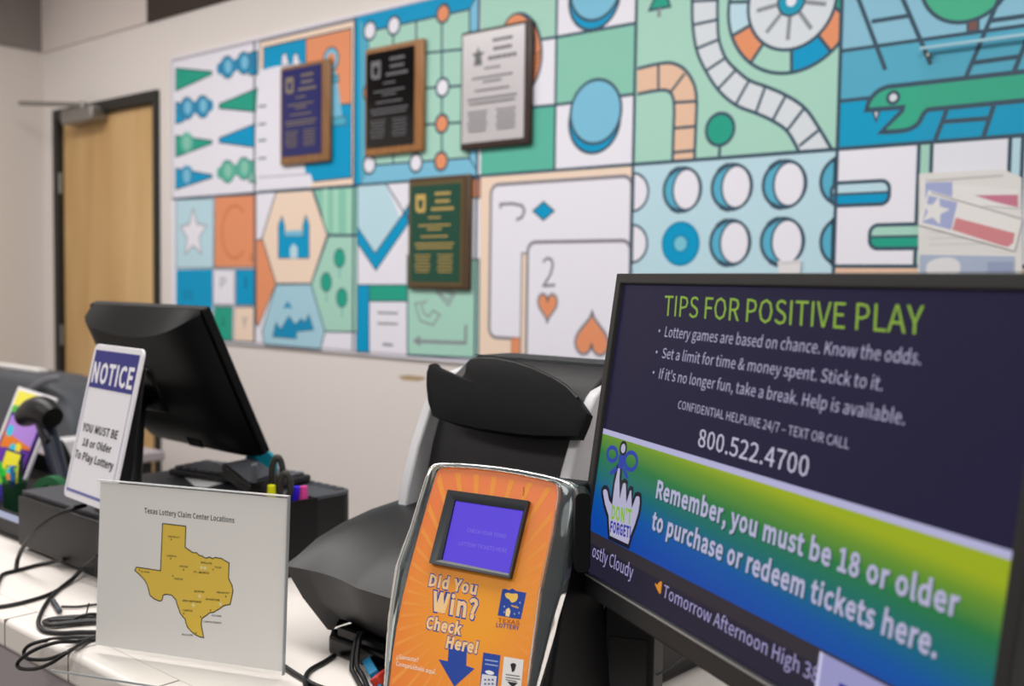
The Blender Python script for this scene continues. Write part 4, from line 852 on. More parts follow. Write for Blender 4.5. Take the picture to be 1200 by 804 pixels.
# ------------------------------------------------------------------ lottery terminal
t = thing('lottery_terminal', (-0.98, 1.05, CT), 'black lottery terminal with silver side panels behind the orange ticket checker', 'terminal')
def front_y(x):                                          # plan of the front lip: straight, rounded back at the right end
    s = max(0.0, (x + 0.86) / 0.18); return 0.868 + 0.02 * math.sin(max(0, min(1, (x + 1.18) / 0.15)) * math.pi) * 0.6 + 0.11 * s ** 2
g = G(); rows = []
X0, X1 = -1.181, -0.685
prof = [(0.030, -0.088, 0.045), (0.014, -0.045, 0.018), (0.0, 0.0, 0.0), (0.022, 0.015, 0.0), (0.055, 0.034, 0.001), (0.10, 0.050, 0.003), (0.15, 0.062, 0.006), (0.20, 0.068, 0.008), (0.26, 0.070, 0.010), (0.36, 0.066, 0.012), (0.41, 0.05, 0.014), (0.43, -0.05, 0.016), (0.43, -0.088, 0.02)]
for j, (dy, dz, ins) in enumerate(prof):
    r = []; n = 36
    for i in range(n + 1):
        q = i / n; xa, xb = X0 + ins, X1 - ins
        x = xa + (xb - xa) * q; fy = front_y(x)
        k = max(0, 1 - (q * n / 3.0)) ** 2 * 0.006 if 2 < j < 10 else 0
        z = 0.958 + dz
        if j == 0: z += 0.020 * max(0, min(1, (x + 1.125) / 0.01)) * max(0, min(1, (-0.93 - x) / 0.06))
        yy = fy + dy if dy < 0.25 else fy * (1 - (dy - 0.25) / 0.18) + 0.868 * ((dy - 0.25) / 0.18) + dy if dy <= 0.43 else 0.868 + dy
        r.append((x, yy, z - k))
    rows.append(r)
g.grid(rows, BLACKS)
for side in (0, -1): g.bm.faces.new([g.bm.verts.new(V(r[side])) for r in rows]).material_index = 0
bmesh.ops.remove_doubles(g.bm, verts=g.bm.verts, dist=1e-5)
hull = g.done('lower_housing', t, bevel=0, sharp=28)
g = G(); g.prism([(-1.125, 0.905, CT), (-1.105, 0.885, CT), (-0.80, 0.885, CT), (-0.72, 0.97, CT), (-0.72, 1.28, CT), (-1.125, 1.28, CT)], (0, 0, 0.024), BLACKG); bs = g.done('base', t, bevel=0.004)
g = G(); g.box((-1.095, 0.892, CT + 0.0245), (-0.955, 0.93, CT + 0.036), BLACKG); g.box((-1.093, 0.925, CT + 0.0245), (-0.955, 0.93, CT + 0.06), BLACK); g.done('cable_bay', t)
# upper body
UX0, UX1 = -1.128, -0.862
up = [(1.075, 1.00), (1.080, 1.05), (1.095, 1.11), (1.115, 1.165), (1.135, 1.205), (1.165, 1.226), (1.19, 1.236), (1.27, 1.236), (1.285, 1.22), (1.29, 1.00)]
g = G(); g.grid([[(x, y, z) for y, z in up] for x in (UX0, UX1)], CHAR, closed_u=True, caps=True); g.done('upper_housing', t, bevel=0.004, sharp=30)
g = G(); g.box((UX0 + 0.002, 1.182, 1.2362), (UX1 - 0.002, 1.186, 1.2372), BLACKG); g.done('lid_seam', t)
sp = [(1.042, 1.005), (1.050, 1.05), (1.068, 1.105), (1.095, 1.165), (1.118, 1.198), (1.128, 1.206), (1.19, 1.222), (1.292, 1.222), (1.30, 1.0)]
for xa, xb in ((UX0 - 0.020, UX0 - 0.001), (UX1 + 0.001, UX1 + 0.018)):
    g = G(); g.grid([[(x, y, z) for y, z in sp] for x in (xa, xb)], SILVER, closed_u=True, caps=True); sd = g.done('side_panel', t, bevel=0.003, sharp=30)
    if xa > -1:
        g = G(); g.cyl((xb, 1.125, 1.09), (xb + 0.0025, 1.125, 1.09), 0.012, BLACKG, 24); g.done('vent_hole', sd)
# flap over the ticket printer
fp = Plane((-1.0, 1.060, 1.15), (1, 0, 0), (0, 0.42, 0.907))
out = [(499.5, 436), (502, 429), (508, 427), (513, 429), (519, 437), (526, 443), (533, 446), (541, 443), (545, 437), (547, 427), (552, 421), (562, 419.5), (580, 420), (602, 424.5), (625, 432), (648, 443), (664, 453), (676, 466), (688, 484), (684, 496), (677, 512), (655, 512), (625, 511), (595, 508), (560, 502.5), (530, 495.5), (506, 487), (501, 470), (499, 452)]
uv = [fp.uv(*p) for p in out]; cu = (sum(a for a, b in uv) / len(uv), sum(b for a, b in uv) / len(uv))
g = G(); rows = []
def ringat(k, h): return [fp.at(cu[0] + (a - cu[0]) * k, cu[1] + (b - cu[1]) * k, h) for a, b in uv]
rows = [ringat(1.0, -0.014), ringat(1.0, -0.001), ringat(0.985, 0.0006), ringat(0.9, 0.0015), ringat(0.6, 0.004), ringat(0.25, 0.005)]
g.grid(rows, mat('flap_plastic', '#08080A', 0.5, 0.12, grain=0.15, gscale=900), closed_u=True, caps=True); fl = g.done('printer_flap', t, sharp=40)
g = G(); tp = [fp.at(a, b, -0.002) for a, b in uv[1:18]]; g.tube(tp, 0.0022, BLACKG, 8, smooth=3); g.done('flap_lip', fl)
# cables and plugs under the terminal
def cable(pts, label, r=0.0028, m=CORD, group=None, name='cable'):
    g = G(); g.tube(pts, r, m, 10, smooth=8); o = g.done(name, loc=pts[0]); return tag(o, label, 'cable', group)
Zc = CT + 0.0035
def onc(*p): return [atz(x, y, Zc) for x, y in p]
cable([V((-1.060, 0.90, CT + 0.035)), V((-1.045, 0.880, CT + 0.028)), V((-1.03, 0.862, CT + 0.008))] + onc((415, 790), (424, 806), (440, 830)), 'black cord leaving the bay under the lottery terminal', 0.0032)
cable([V((-1.053, 0.90, CT + 0.037)), V((-1.037, 0.880, CT + 0.032)), V((-1.020, 0.862, CT + 0.012))] + onc((425, 792), (434, 812), (452, 840)), 'second black cord under the lottery terminal, nearer the orange checker', 0.0032)
def plug(x, y, x2, y2, m, label, z=CT + 0.010):
    a, b = atz(x, y, z), atz(x2, y2, z); d = (b - a).normalized()
    t = thing('network_plug', (a.x, a.y, CT), label, 'plug', None)
    g = G(); g.tube([a, a.lerp(b, 0.5), b], 0.0085, m, 4, smooth=0); g.done('plug_body', t, bevel=0.0015)
    g = G(); g.tube([b, b + d * 0.03 - V((0, 0, 0.004)), b + d * 0.07 - V((0, 0, 0.006))], 0.0025, m, 8); g.done('lead', t)
plug(431, 776, 440, 792, mat('blue_plug', '#1279A6', 0.35, 0.5), 'blue cable plug on the counter under the lottery terminal')
plug(440, 800, 451, 790, mat('red_plug', '#C23A2C', 0.35, 0.5), 'red cable plug on the counter beside the blue one')

# ------------------------------------------------------------------ orange ticket checker
P = tilted((-0.8036, 0.8088, 1.1229), 11.0, 24.6)
t = thing('ticket_checker', (-0.72, 0.80, CT), 'orange ticket checker with a small lit violet screen and clear cover', 'ticket checker')
ov = [(447, 846), (449.8, 790), (453, 725), (461.5, 662), (470, 640), (479, 616.7), (488.8, 584), (497.4, 557), (502, 547), (508, 542.5), (516, 541.3), (540, 541.8), (561, 543.5), (585, 546), (609, 549.5), (635, 554.5), (657, 560), (668, 563.5), (674, 567), (677, 573), (676, 592), (667.5, 638), (657.8, 690), (648, 722), (637, 768), (626, 812), (618, 872)]
lv = [(450, 846), (456.5, 799), (460, 765), (464.5, 735), (472, 697), (481, 660), (490, 627), (500, 592), (508, 566), (512, 553), (515, 549.6), (530, 549.4), (555, 550.5), (585, 554), (615, 559.5), (640, 565), (649, 567.3), (652.3, 570), (652, 582), (645, 625), (630.7, 690), (620, 775), (611, 866)]
OV = [P.uv(*p) for p in ov]; LVv = [P.uv(*p) for p in lv]
oc_ = (sum(a for a, b in OV) / len(OV), sum(b for a, b in OV) / len(OV))
def sc(pts, k, d=(0, 0)): return [(oc_[0] + (a - oc_[0]) * k, oc_[1] + (b - oc_[1]) * k) for a, b in pts]
# clear rim: a ring from the label edge to the outline, with depth
def resample(pts, n):
    L = [0]
    for i in range(len(pts)): L.append(L[-1] + math.dist(pts[i], pts[(i + 1) % len(pts)]))
    o = []; 
    for k in range(n):
        s = L[-1] * k / n; i = max(j for j in range(len(pts)) if L[j] <= s + 1e-12); f = (s - L[i]) / max(1e-9, L[i + 1] - L[i]); p, q = pts[i], pts[(i + 1) % len(pts)]
        o.append((p[0] + (q[0] - p[0]) * f, p[1] + (q[1] - p[1]) * f))
    return o
def radial(pts, n):                                      # the outline sampled by angle about the centre
    o = []
    for k in range(n):
        a = 2 * math.pi * k / n; d = (math.cos(a), math.sin(a)); best = 0
        for i in range(len(pts)):
            p, q = pts[i], pts[(i + 1) % len(pts)]; ex, ey = q[0] - p[0], q[1] - p[1]; px_, py_ = p[0] - oc_[0], p[1] - oc_[1]
            den = d[0] * ey - d[1] * ex
            if abs(den) < 1e-12: continue
            tt = (px_ * ey - py_ * ex) / den; s = (px_ * d[1] - py_ * d[0]) / den
            if -1e-6 <= s <= 1 + 1e-6 and tt > best: best = tt
        o.append((oc_[0] + d[0] * best, oc_[1] + d[1] * best))
    return o
NR = 160
ro_, rl_ = radial(OV, NR), radial(LVv, NR)
def mix(k): return [(a[0] + (b[0] - a[0]) * k, a[1] + (b[1] - a[1]) * k) for a, b in zip(ro_, rl_)]
g = G(); g.grid([[P.at(a, b, h) for a, b in mix(k)] for k, h in ((1.0, -0.004), (1.0, 0.0), (0.85, 0.0022), (0.35, 0.0022), (0.12, 0.0005), (0.0, -0.004), (0.0, -0.014), (0.3, -0.014), (0.9, -0.008))], RIMC, closed_u=True, closed_v=True); g.done('clear_cover', t, sharp=60)
g = G(); g.prism([P.at(a, b, -0.003) for a, b in LVv], P.n * 0.0025, None or mat('orange_label', '#F08A35', 0.35, 0.45)); lab = g.done('face_label', t)
# orange to amber print
om = MATS['orange_label']; nt = om.node_tree; bs_ = nt.nodes['Principled BSDF']
tcn = nt.nodes.new('ShaderNodeTexCoord'); mpn = nt.nodes.new('ShaderNodeVectorMath'); mpn.operation = 'DISTANCE'
cpt = P.at(*P.uv(560, 720)) - BASE[t.name]; mpn.inputs[1].default_value = cpt
rmp = nt.nodes.new('ShaderNodeValToRGB'); rmp.color_ramp.elements[0].color = lin('#F2A028'); rmp.color_ramp.elements[1].color = lin('#EA7A3A'); rmp.color_ramp.elements[0].position = 0.02; rmp.color_ramp.elements[1].position = 0.135
nt.links.new(tcn.outputs['Object'], mpn.inputs[0]); nt.links.new(mpn.outputs['Value'], rmp.inputs['Fac']); nt.links.new(rmp.outputs['Color'], bs_.inputs['Base Color'])
g = G(); A = Art(g, P, -0.00045, 1.2e-5)
zk = lambda p: [(440 + x / 4.615, 660 + y / 4.615) for x, y in p]
AM, BLU, PCH, WHT = ink('#F09A48'), ink('#2C4AA0'), ink('#F4CB92'), ink('#F0EAE0')
rc = P.uv(553, 715)
for k in range(40):                                      # sun rays printed on the label
    a = 2 * math.pi * (k + 0.5) / 40; wd = 0.022
    i0, i1 = int((a - wd) / (2 * math.pi) * NR) % NR, int((a + wd) / (2 * math.pi) * NR) % NR
    far = []
    for aa in (a - wd, a + wd):
        d = (math.cos(aa), math.sin(aa)); best = 9
        for i in range(len(LVv)):
            p, q = LVv[i], LVv[(i + 1) % len(LVv)]; ex, ey = q[0] - p[0], q[1] - p[1]; den = d[0] * ey - d[1] * ex
            if abs(den) < 1e-12: continue
            px_, py_ = p[0] - rc[0], p[1] - rc[1]; tt = (px_ * ey - py_ * ex) / den; s = (px_ * d[1] - py_ * d[0]) / den
            if 0 <= s <= 1 and 0 < tt < best: best = tt
        far.append((rc[0] + d[0] * best * 0.97, rc[1] + d[1] * best * 0.97))
    A.h = -0.00043
    A.poly([(rc[0] + 0.045 * math.cos(a), rc[1] + 0.045 * math.sin(a))] + far, AM)
def outlined(s, L, T, R, b, o):
    A.tp(s, L, T, R, BLU, b + o); A.tp(s, L, T, R, PCH, b)
outlined('Did You', (502.5, 686), (505, 673.5), (557, 696.5), 0.10, 0.12); outlined('Win?', (506, 714.6), (509, 693.5), (557, 725.5), 0.08, 0.11)
outlined('Check', (499, 735.8), (501.5, 723.2), (538.5, 743.6), 0.10, 0.12); 
A.pp(zk([(396, 440), (494, 452), (490, 555), (535, 570), (425, 668), (340, 520), (390, 530)]), BLU)
outlined('Here!', (522.5, 758.6), (525, 746.2), (558, 765.4), 0.10, 0.12)
A.tp('¿Ganaste?', (464.3, 771.4), (464.9, 766.5), (489.8, 776), WHT, 0.015); A.tp('Compruébalo aquí.', (463.8, 780), (464.4, 775), (510.5, 790.4), WHT, 0.015)
A.pp(zk([(685, 142), (700, 138), (722, 146), (740, 136), (760, 150), (815, 160), (785, 303), (735, 296), (660, 282)]), BLU)
A.poly(smooth2(A.px(zk([(700, 165), (720, 160), (735, 165), (765, 165), (768, 190), (755, 208), (735, 212), (722, 195), (706, 185)])), 3), ink('#F5C862')); A.pp(zk([(705, 250), (722, 240), (730, 262), (722, 290), (702, 285)]), ink('#F5D9A0'))
for x, y in ((690, 235), (755, 235), (775, 215), (745, 275), (770, 270), (690, 265)): A.pp(zk([(x, y), (x + 8, y - 8), (x + 10, y + 6)]), ink('#9DB0D8'))
A.pp(zk([(735, 225), (775, 238), (772, 246), (733, 233)]), ink('#D8A050'))
A.tp('TEXAS', zk([(662, 318)])[0], zk([(664, 296)])[0], zk([(778, 334)])[0], ink('#B0542A'), 0.02); A.tp('LOTTERY', zk([(652, 345)])[0], zk([(654, 322)])[0], zk([(774, 362)])[0], BLU, 0.03)
A.pp(zk([(583, 483), (675, 498), (655, 690), (563, 675)]), BLU); A.pp(zk([(577, 600), (655, 612), (648, 685), (567, 672)]), ink('#D9D9DE')); A.poly(smooth2(A.px(zk([(592, 586), (616, 580), (640, 592), (636, 602), (612, 602)])), 4), ink('#E8E8EC'))
for y in (522, 545): A.lp(zk([(592, y), (662, y + 11)]), 0.0014, ink('#8FA2D0'))
for r in range(2):
    for q in range(3): A.pp(zk([(588 + q * 20, 625 + r * 22), (600 + q * 20, 627 + r * 22), (599 + q * 20, 637 + r * 22), (587 + q * 20, 635 + r * 22)]), ink('#6470A0'))
A.pp(zk([(695, 505), (802, 523), (785, 700), (678, 690)]), ink('#E2DFDC')); KK = ink('#2A2A2E')
A.poly(smooth2(A.px(zk([(730, 548), (745, 540), (760, 548), (758, 565), (750, 585), (738, 588), (735, 570)])), 4), KK); A.pp(zk([(712, 640), (770, 648), (742, 675)]), KK)
for y, w in ((602, 76), (618, 80), (630, 60)): A.lp(zk([(704, y), (704 + w, y + 11)]), 0.0011, ink('#77747A'))
A.lp([(613.5, 571), (614, 577), (612.5, 581)], 0.0005, ink('#5A3A28'))
g.done('label_print', lab)
# recessed screen
fo = [P.uv(*p) for p in ((527.8, 575.5), (622, 588.5), (600.3, 679), (506, 661))]; fi = [P.uv(*p) for p in ((534.5, 587.5), (615, 599.5), (598, 673), (519, 656.8))]
g = G(); g.grid([[P.at(a, b, h) for a, b in (fo if k < 1 else fi if k > 1 else [((p[0] + q[0] * 1) / 2, (p[1] + q[1]) / 2) for p, q in zip(fo, fi)])] for k, h in ((0, 0.0), (0, 0.006), (1, 0.0055), (2, 0.0035), (2, 0.0003))], mat('screen_frame_plastic', '#2A2E33', 0.35, 0.5), closed_u=True); sf = g.done('screen_frame', t, sharp=20)
g = G(); g.prism([P.at(a, b, 0.0002) for a, b in fi], P.n * 0.0004, glow('#6A52F2', 0.62)); scr = g.done('screen', t)
g = G(); A = Art(g, P, 0.0007); TXV = glow('#8F80F4', 0.62)
zs = lambda p: [(440 + x / 4.615, 530 + y / 4.615) for x, y in p]
A.tp('CHECK YOUR TEXAS', *zs([(497, 432), (500, 412), (706, 466)]), TXV); A.tp('LOTTERY TICKETS HERE', *zs([(450, 502), (453, 482), (712, 545)]), TXV)
g.done('screen_text', scr)
# wedge body behind, hinge knob at the right
hs = sc(OV, 0.955); a0 = min(a for a, b in hs); a1 = max(a for a, b in hs); b1 = max(b for a, b in hs) - 0.004
yw = math.radians(11.0); na = V((-math.sin(yw), math.cos(yw), 0))
ftl, ftr = P.at(a0 + 0.030, b1, -0.0145), P.at(a1 - 0.006, b1, -0.0145)
dnv = -P.v; k = (ftl.z - CT - 0.004) / -dnv.z
# right side of the body follows the cover's taper
rb = P.at(*P.uv(622, 850), -0.0145); lb = P.at(*P.uv(452, 850), -0.0145)
kk = (rb.z - CT) / -dnv.z; rb = rb + dnv * kk; lb = lb + dnv * ((lb.z - CT) / -dnv.z)
depthback = 0.16
def back(p, d): return V((p.x, p.y, 0)) + na * d + V((0, 0, p.z))
fby = lambda p, q: back(p, max(0.02, (V((ftr.x, ftr.y, 0)) + na * 0.035 - V((p.x, p.y, 0))).dot(na)))
xr = V((0.012, 0, 0))
g = G(); g.hexa([lb, rb + xr, fby(rb, 0) + V((0.028, 0, 0)), fby(lb, 0), ftl, ftr, fby(ftr, 0), fby(ftl, 0)], BLACK); g.done('wedge_housing', t, bevel=0.006, seg=3)
hq = Plane(atd(683.5, 624.5, 1.05), (0.748, 0.664, 0), (0, 0, 1))
g = G(); g.prism([hq.at(a, b) for a, b in rrect(-0.0085, -0.040, 0.0075, 0.040, 0.007)], hq.n * -0.035, BLACK); g.done('hinge_bracket', t, bevel=0.001)

# ------------------------------------------------------------------ customer screen
P = tilted((-0.6494, 0.9055, 1.3477), -26.9, 7.7)
MWc, MHc = 0.299 * 16 / 9, 0.299
t = thing('information_screen', (-0.36, 0.86, CT), 'black monitor showing green TIPS FOR POSITIVE PLAY in the right foreground', 'monitor')
BZ = mat('bezel_plastic', '#262627', 0.42, 0.45, grain=0.1, gscale=1200)
g = G(); m_ = 0.0125; mb = 0.021
oo = [(-m_, -MHc - mb), (MWc + m_, -MHc - mb), (MWc + m_, 0.0115), (-m_, 0.0115)]; ii = [(0, -MHc), (MWc, -MHc), (MWc, 0), (0, 0)]
im = [(-0.0015, -MHc - 0.0015), (MWc + 0.0015, -MHc - 0.0015), (MWc + 0.0015, 0.0015), (-0.0015, 0.0015)]
g.grid([[P.at(a, b, h) for a, b in r] for r, h in ((oo, -0.030), (oo, 0.0040), (im, 0.0040), (ii, -0.0005))], BZ, closed_u=True); bz = g.done('bezel', t, bevel=0.0012, sharp=20)
g = G(); g.slab(P, 0.0, -MHc - 0.0028, MWc, -MHc - 0.0012, 0.0040, 0.0048, mat('bezel_edge_silver', '#8E8C8A', 0.25, 0.6)); g.done('lower_trim', bz)  # thin silver line along the inner lower bezel
g = G(); g.slab(P, -m_ + 0.001, -MHc - mb + 0.001, MWc + m_ - 0.001, 0.0105, -0.034, -0.006, BLACK)
g.slab(P, 0.09, -MHc + 0.03, MWc - 0.09, -0.04, -0.055, -0.034, BLACK); g.done('rear_shell', t, bevel=0.006)
SCR = glow('#1C1934', 0.9)
g = G(); g.face([P.at(*q, 0.0) for q in ii], SCR); scr = g.done('screen', t)
# blue to green to yellow picture panel, a gradient shown on the screen itself
gm = bpy.data.materials.new('lit_gradient'); gm.use_nodes = True; nt = gm.node_tree; b = nt.nodes['Principled BSDF']
b.inputs['Base Color'].default_value = lin('#030305'); b.inputs['Roughness'].default_value = 0.4; b.inputs['Specular IOR Level'].default_value = 0.16
tcn = nt.nodes.new('ShaderNodeTexCoord'); dot = nt.nodes.new('ShaderNodeVectorMath'); dot.operation = 'DOT_PRODUCT'
g = G(); A = Art(g, P, 0.0003, 1.5e-5)
zA = lambda x, y: (660 + x / 2.2222, 310 + y / 2.2222)
zB = lambda x, y: (660 + x / 2.2222, 500 + y / 2.2222)
bt = sum(P.uv(*p)[1] for p in ((706, 508), (1186.5, 657))) / 2; bw = sum(P.uv(*p)[1] for p in ((707, 502), (1189, 646))) / 2
bb = sum(P.uv(*p)[1] for p in ((741, 644), (957, 756.5), (1038, 804))) / 3
org = BASE[t.name]
dirv = (P.v * 1.0 + P.u * 0.055)
dot.inputs[1].default_value = dirv
lo_v = (P.at(0.26, bb) - org).dot(dirv); hi_v = (P.at(0.26, bt) - org).dot(dirv)
mr = nt.nodes.new('ShaderNodeMapRange'); mr.inputs['From Min'].default_value = lo_v; mr.inputs['From Max'].default_value = hi_v
cr = nt.nodes.new('ShaderNodeValToRGB'); els = cr.color_ramp.elements
els[0].position = 0.0; els[0].color = lin('#1146A0'); els[1].position = 1.0; els[1].color = lin('#97A81C')
for pos, c in ((0.22, '#0E529C'), (0.45, '#14676C'), (0.68, '#277440'), (0.87, '#67902A')): e = els.new(pos); e.color = lin(c)
nt.links.new(tcn.outputs['Object'], dot.inputs[0]); nt.links.new(dot.outputs['Value'], mr.inputs['Value']); nt.links.new(mr.outputs['Result'], cr.inputs['Fac']); nt.links.new(cr.outputs['Color'], b.inputs['Emission Color'])
b.inputs['Emission Strength'].default_value = 0.8
A.poly([(0.0, bb), (MWc, bb), (MWc, bt), (0.0, bt)], gm)
A.poly([(0.0, bt), (MWc, bt), (MWc, bw), (0.0, bw)], glow('#A8A6C8', 0.9))
A.poly([(0.0, -MHc + 0.001), (MWc, -MHc + 0.001), (MWc, bb), (0.0, bb)], glow('#232030', 0.9))
A.poly([(0.0, bb - 0.012), (MWc, bb - 0.012), (MWc, bb), (0.0, bb)], glow('#2E2A30', 0.9))
GT, TX = glow('#7E9E38', 0.9), glow('#A3A0B8', 0.9); TX2 = glow('#A9A6C4', 0.9)
A.tp('TIPS FOR POSITIVE PLAY', zA(262, 133), zA(266, 81), zA(938, 183), GT, 0.0)
A.tp('• Lottery games are based on chance. Know the odds.', zA(247, 186), zA(251.5, 160), zA(931, 262), TX); A.tp('• Set a limit for time & money spent. Stick to it.', zA(240, 241), zA(244.5, 215), zA(831, 329), TX)
A.tp("• If it's no longer fun, take a break. Help is available.", zA(232, 294), zA(236.5, 268), zA(889, 418), TX)
A.tp('CONFIDENTIAL HELPLINE 24/7 – TEXT OR CALL', zA(299, 375), zA(302, 354), zA(744, 481), TX); A.tp('800.522.4700', zA(351, 473), zA(357, 428), zA(637, 554), glow('#B4B1C4', 0.9), 0.01)
SHD = glow('#15433E', 0.9)
for dx, dy, m in ((3, 4, SHD), (0, 0, TX2)):
    A.tp('Remember, you must be 18 or older', zB(243 + dx, 184 + dy), zB(249 + dx, 141 + dy), zB(1026 + dx, 496 + dy), m, 0.07); A.tp('to purchase or redeem tickets here.', zB(231 + dx, 265 + dy), zB(238 + dx, 222 + dy), zB(970 + dx, 602 + dy), m, 0.07)
TK2 = glow('#9A94C0', 0.9)
A.tp('ostly Cloudy', zB(76, 338), zB(80, 306), zB(181, 397), TK2); A.tp('Tomorrow Afternoon High 38', zB(260, 443), zB(265, 411), zB(664, 671), TK2)
A.poly(smooth2(A.px([zB(*p) for p in ((240, 408), (247, 412), (250, 406), (258, 404), (257, 420), (254, 436), (246, 424))]), 3), glow('#C8822A', 0.9))
ua, ub = P.uv(*zB(668, 600))[0], MWc
A.poly([(ua, -MHc + 0.001), (ub, -MHc + 0.001), (ub, bb - 0.002), (ua, bb - 0.002)], glow('#8E8CB8', 0.9)); A.poly([(ua, -MHc + 0.001), (ua + 0.004, -MHc + 0.001), (ua + 0.004, bb - 0.002), (ua, bb - 0.002)], glow('#B8B6D6', 0.9))
la = P.uv(*zB(725, 640))[0]; A.poly([(la, -MHc + 0.004), (la + 0.05, -MHc + 0.004), (la + 0.05, -MHc + 0.026), (la, -MHc + 0.026)], glow('#2A2A86', 0.9)); A.poly([(la + 0.006, -MHc + 0.008), (la + 0.02, -MHc + 0.008), (la + 0.014, -MHc + 0.022)], glow('#C87A2A', 0.9))
# the pointing hand with a tied bow
zh = lambda p: A.px([(680 + x / 4.017, 500 + y / 4.017) for x, y in p])
hand = [(138, 522), (134, 470), (132, 425), (116, 372), (106, 320), (106, 298), (114, 286), (126, 286), (134, 298), (142, 340), (150, 352), (160, 270), (176, 192), (185, 180), (195, 188), (192, 250), (190, 322), (200, 262), (212, 254), (222, 264), (222, 340), (232, 300), (238, 289), (248, 292), (248, 365), (262, 322), (274, 316), (286, 324), (288, 360), (280, 410), (262, 470), (246, 510), (230, 566)]
HW, HK = glow('#A6A4BE', 0.9), glow('#1C1A26', 0.9)
A.poly(zh(hand), HW, HK, 0.0042)
BW = glow('#2A3A98', 0.9)
c1, c2 = zh([(205, 103)])[0], None
A.poly(circle(c1, 0.0062, n=20), HW, HK, 0.003)
for cx, cy, rx, ry in ((153, 130, 23, 32), (241, 163, 29, 41)): A.line(zh([(cx + rx * math.cos(q), cy + ry * math.sin(q)) for q in [2 * math.pi * k / 24 for k in range(24)]]), 0.0042, BW, True)
for p in ([(185, 130), (212, 138), (206, 200), (180, 196)], [(168, 190), (182, 205), (150, 228), (138, 218)], [(200, 195), (216, 200), (232, 250), (214, 240)]): A.poly(zh(p), BW)
A.text("DON'T", *zh([(150, 433), (153, 372), (242, 458)]), glow('#7DAA2E', 0.9), 0.09); A.text('FORGET!', *zh([(144, 494), (147, 446), (238, 524)]), glow('#2A2F90', 0.9), 0.09)
g.done('screen_picture', scr)
# stand
mc = P.at(MWc / 2, -MHc * 0.55, -0.055)
bc = V((mc.x, mc.y, 0)) + V((-P.n.x, -P.n.y, 0)).normalized() * 0.045
g = G(); Rz_ = Matrix.Rotation(math.radians(-26.9), 3, 'Z'); c0_ = V((bc.x, bc.y, CT))
g.box((bc.x - 0.035, bc.y - 0.014, CT + 0.012), (bc.x + 0.035, bc.y + 0.014, mc.z + 0.05), BLACK, Rz_, c0_); g.done('neck', t, bevel=0.004)
g = G(); g.box((bc.x - 0.045, bc.y - 0.055, mc.z - 0.04), (bc.x + 0.045, bc.y - 0.010, mc.z + 0.04), BLACK, Rz_, V((bc.x, bc.y, mc.z))); g.done('tilt_mount', t, bevel=0.004)
g = G(); g.box((bc.x - 0.10, bc.y - 0.07, CT), (bc.x + 0.10, bc.y + 0.09, CT + 0.012), BLACK, Rz_, c0_); g.done('base', t, bevel=0.005)

# black box standing behind the lower left corner of the screen
pb = atd(740, 760, 1.13)
t = thing('power_box', (pb.x, pb.y, CT), 'upright black box behind the lower left corner of the tips screen', 'box')
Rb = Matrix.Rotation(math.radians(25), 3, 'Z')
g = G(); g.box((pb.x - 0.027, pb.y - 0.02, CT), (pb.x + 0.027, pb.y + 0.05, CT + 0.165), BLACKM, Rb, V((pb.x, pb.y, CT))); bd = g.done('box_body', t, bevel=0.004)
g = G(); g.box((pb.x - 0.020, pb.y - 0.0212, CT + 0.05), (pb.x + 0.020, pb.y - 0.0195, CT + 0.13), BLACKG, Rb, V((pb.x, pb.y, CT))); g.done('front_plate', t)
cable([atd(766, 792, 1.125), atd(779, 786, 1.13), atd(793, 777, 1.14), atd(808, 766, 1.15), atd(825, 752, 1.16)], 'thin black cable running from the upright black box up behind the tips screen', 0.0014)

# ------------------------------------------------------------------ cables on the counter
e4 = lambda p: [(x / 4.9, 640 + y / 4.9) for x, y in p]
def mixp(px, zs): return [atz(x, y, z) for (x, y), z in zip(px, zs)]
cable(mixp([(100, 592), (80, 598), (60, 608), (42, 622), (28, 640), (21, 655), (19, 667)], [0.975, 0.972, 0.955, 0.93, 0.895, 0.868, Zc]), 'thick black cord arching from under the notice sign down to the counter', 0.0038)
cable([aty(75, 655, 0.829), aty(61, 659, 0.828)] + onc((45, 662), (30, 666), (18, 669), (4, 673), (-1, 680), (-8, 700)), 'black cord running left beside the cash drawer to the photo edge', 0.0034)
cable([aty(114, 651, 0.822), aty(107, 658, 0.822), aty(98, 665, 0.822)] + onc((84, 680), (61, 695), (31, 705), (0, 711), (-30, 713)), 'long black cord crossing the white counter below the cash drawer', 0.0030)
cable(mixp([(112, 590), (106, 605), (101, 625), (99, 645), (97, 662), (87, 676), (69, 691), (55, 706), (46, 724), (46, 734), (53, 740), (71, 742), (92, 741), (112, 741), (125, 741)], [0.965, 0.94, 0.91, 0.885, 0.865, 0.857] + [Zc] * 9), 'black cord hanging from the notice sign and curling to the sign holder', 0.0032)
def hang(p): return [atz(x, y, Zc) if not dr else aty(x, y, dr) for x, y, dr in p]
ED = CY0 - 0.012
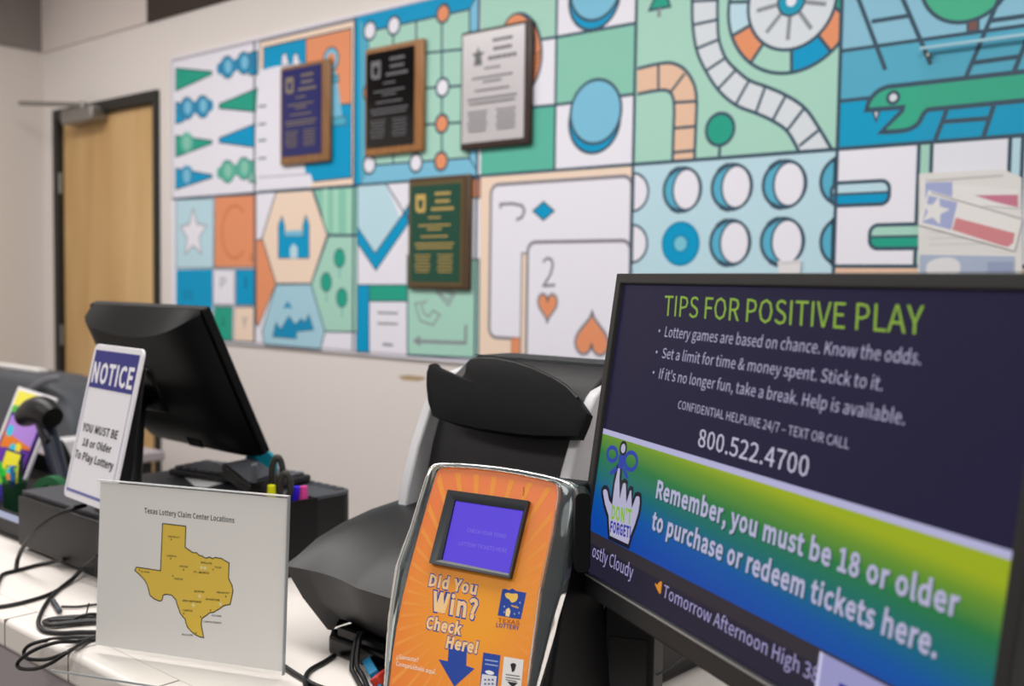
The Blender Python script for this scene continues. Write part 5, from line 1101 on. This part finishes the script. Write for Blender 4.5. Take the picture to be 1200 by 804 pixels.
cable(hang([(118, 747, 0), (102, 747, 0), (84, 747, 0), (61, 749, ED + 0.02), (37, 755, ED - 0.002), (28, 764, ED - 0.006), (33, 772, ED - 0.006), (53, 773, ED - 0.002), (70, 768, ED - 0.002), (88, 759, ED + 0.02), (103, 750, 0), (120, 744, 0)]), 'upper loop of black cord drooping over the counter edge', 0.0026)
cable(hang([(118, 745, 0), (102, 749, 0), (88, 752, 0), (66, 753, ED + 0.006), (40, 762, ED - 0.012), (22, 775, ED - 0.016), (23, 783, ED - 0.016), (41, 784, ED - 0.016), (60, 777, ED - 0.014), (80, 764, ED - 0.002), (102, 752, 0), (120, 748, 0)]), 'lower loop of black cord hanging lowest over the counter edge', 0.0026)
t = thing('cord_bundle', atz(90, 727, CT), 'tied bundle of black cord on the counter left of the map sign', 'cable')
g = G()
for k in range(4):
    z = Zc + 0.002 * (k % 2) + 0.001; s = k * 1.5
    g.tube([atz(x, y, z) for x, y in ((128, 722 + s), (108, 722 + s), (82, 722.5 + s * 0.8), (60, 725 + s * 0.5), (51 + s, 729), (60, 733 - s * 0.4), (84, 731 - s * 0.5), (108, 729 - s * 0.5), (128, 728))], 0.0024, CORD, 8)
bd = g.done('cord_loops', t)
g = G(); a = atz(101, 726, Zc + 0.002); g.tube([a + V((0.012 * math.cos(q) * 0.25, 0.018 * math.cos(q), 0.006 * math.sin(q) + 0.001)) for q in [2 * math.pi * i / 12 for i in range(12)]], 0.0022, CORD, 8, closed=True); g.tube([a + V((0, 0.0, 0.007)), a + V((-0.003, 0.006, 0.022))], 0.0012, CORD, 6, smooth=0); g.done('cable_tie', t)
t = thing('usb_lead', atz(70, 708, CT), 'thin black lead with a metal plug end above the tied bundle', 'cable')
g = G(); g.tube(onc((72, 711), (92, 711), (112, 708.5), (135, 707)), 0.0020, CORD, 8); g.done('lead', t)
g = G(); a, b = atz(62, 704, Zc + 0.001), atz(70, 717, Zc + 0.001); g.tube([a, b], 0.0042, mat('dull_plug_metal', '#4A5058', 0.35, 0.5, metal=0.6), 6, smooth=0); g.done('plug_end', t, bevel=0.0008)
cable(onc((318, 770), (330, 779), (348, 791), (369, 803), (395, 812)), 'black cord coming out from behind the map sign at its right', 0.0034)
cable(onc((392, 768), (380, 776), (363, 786), (358, 797), (360, 812)), 'black cord curving from under the terminal toward the counter front', 0.0034)
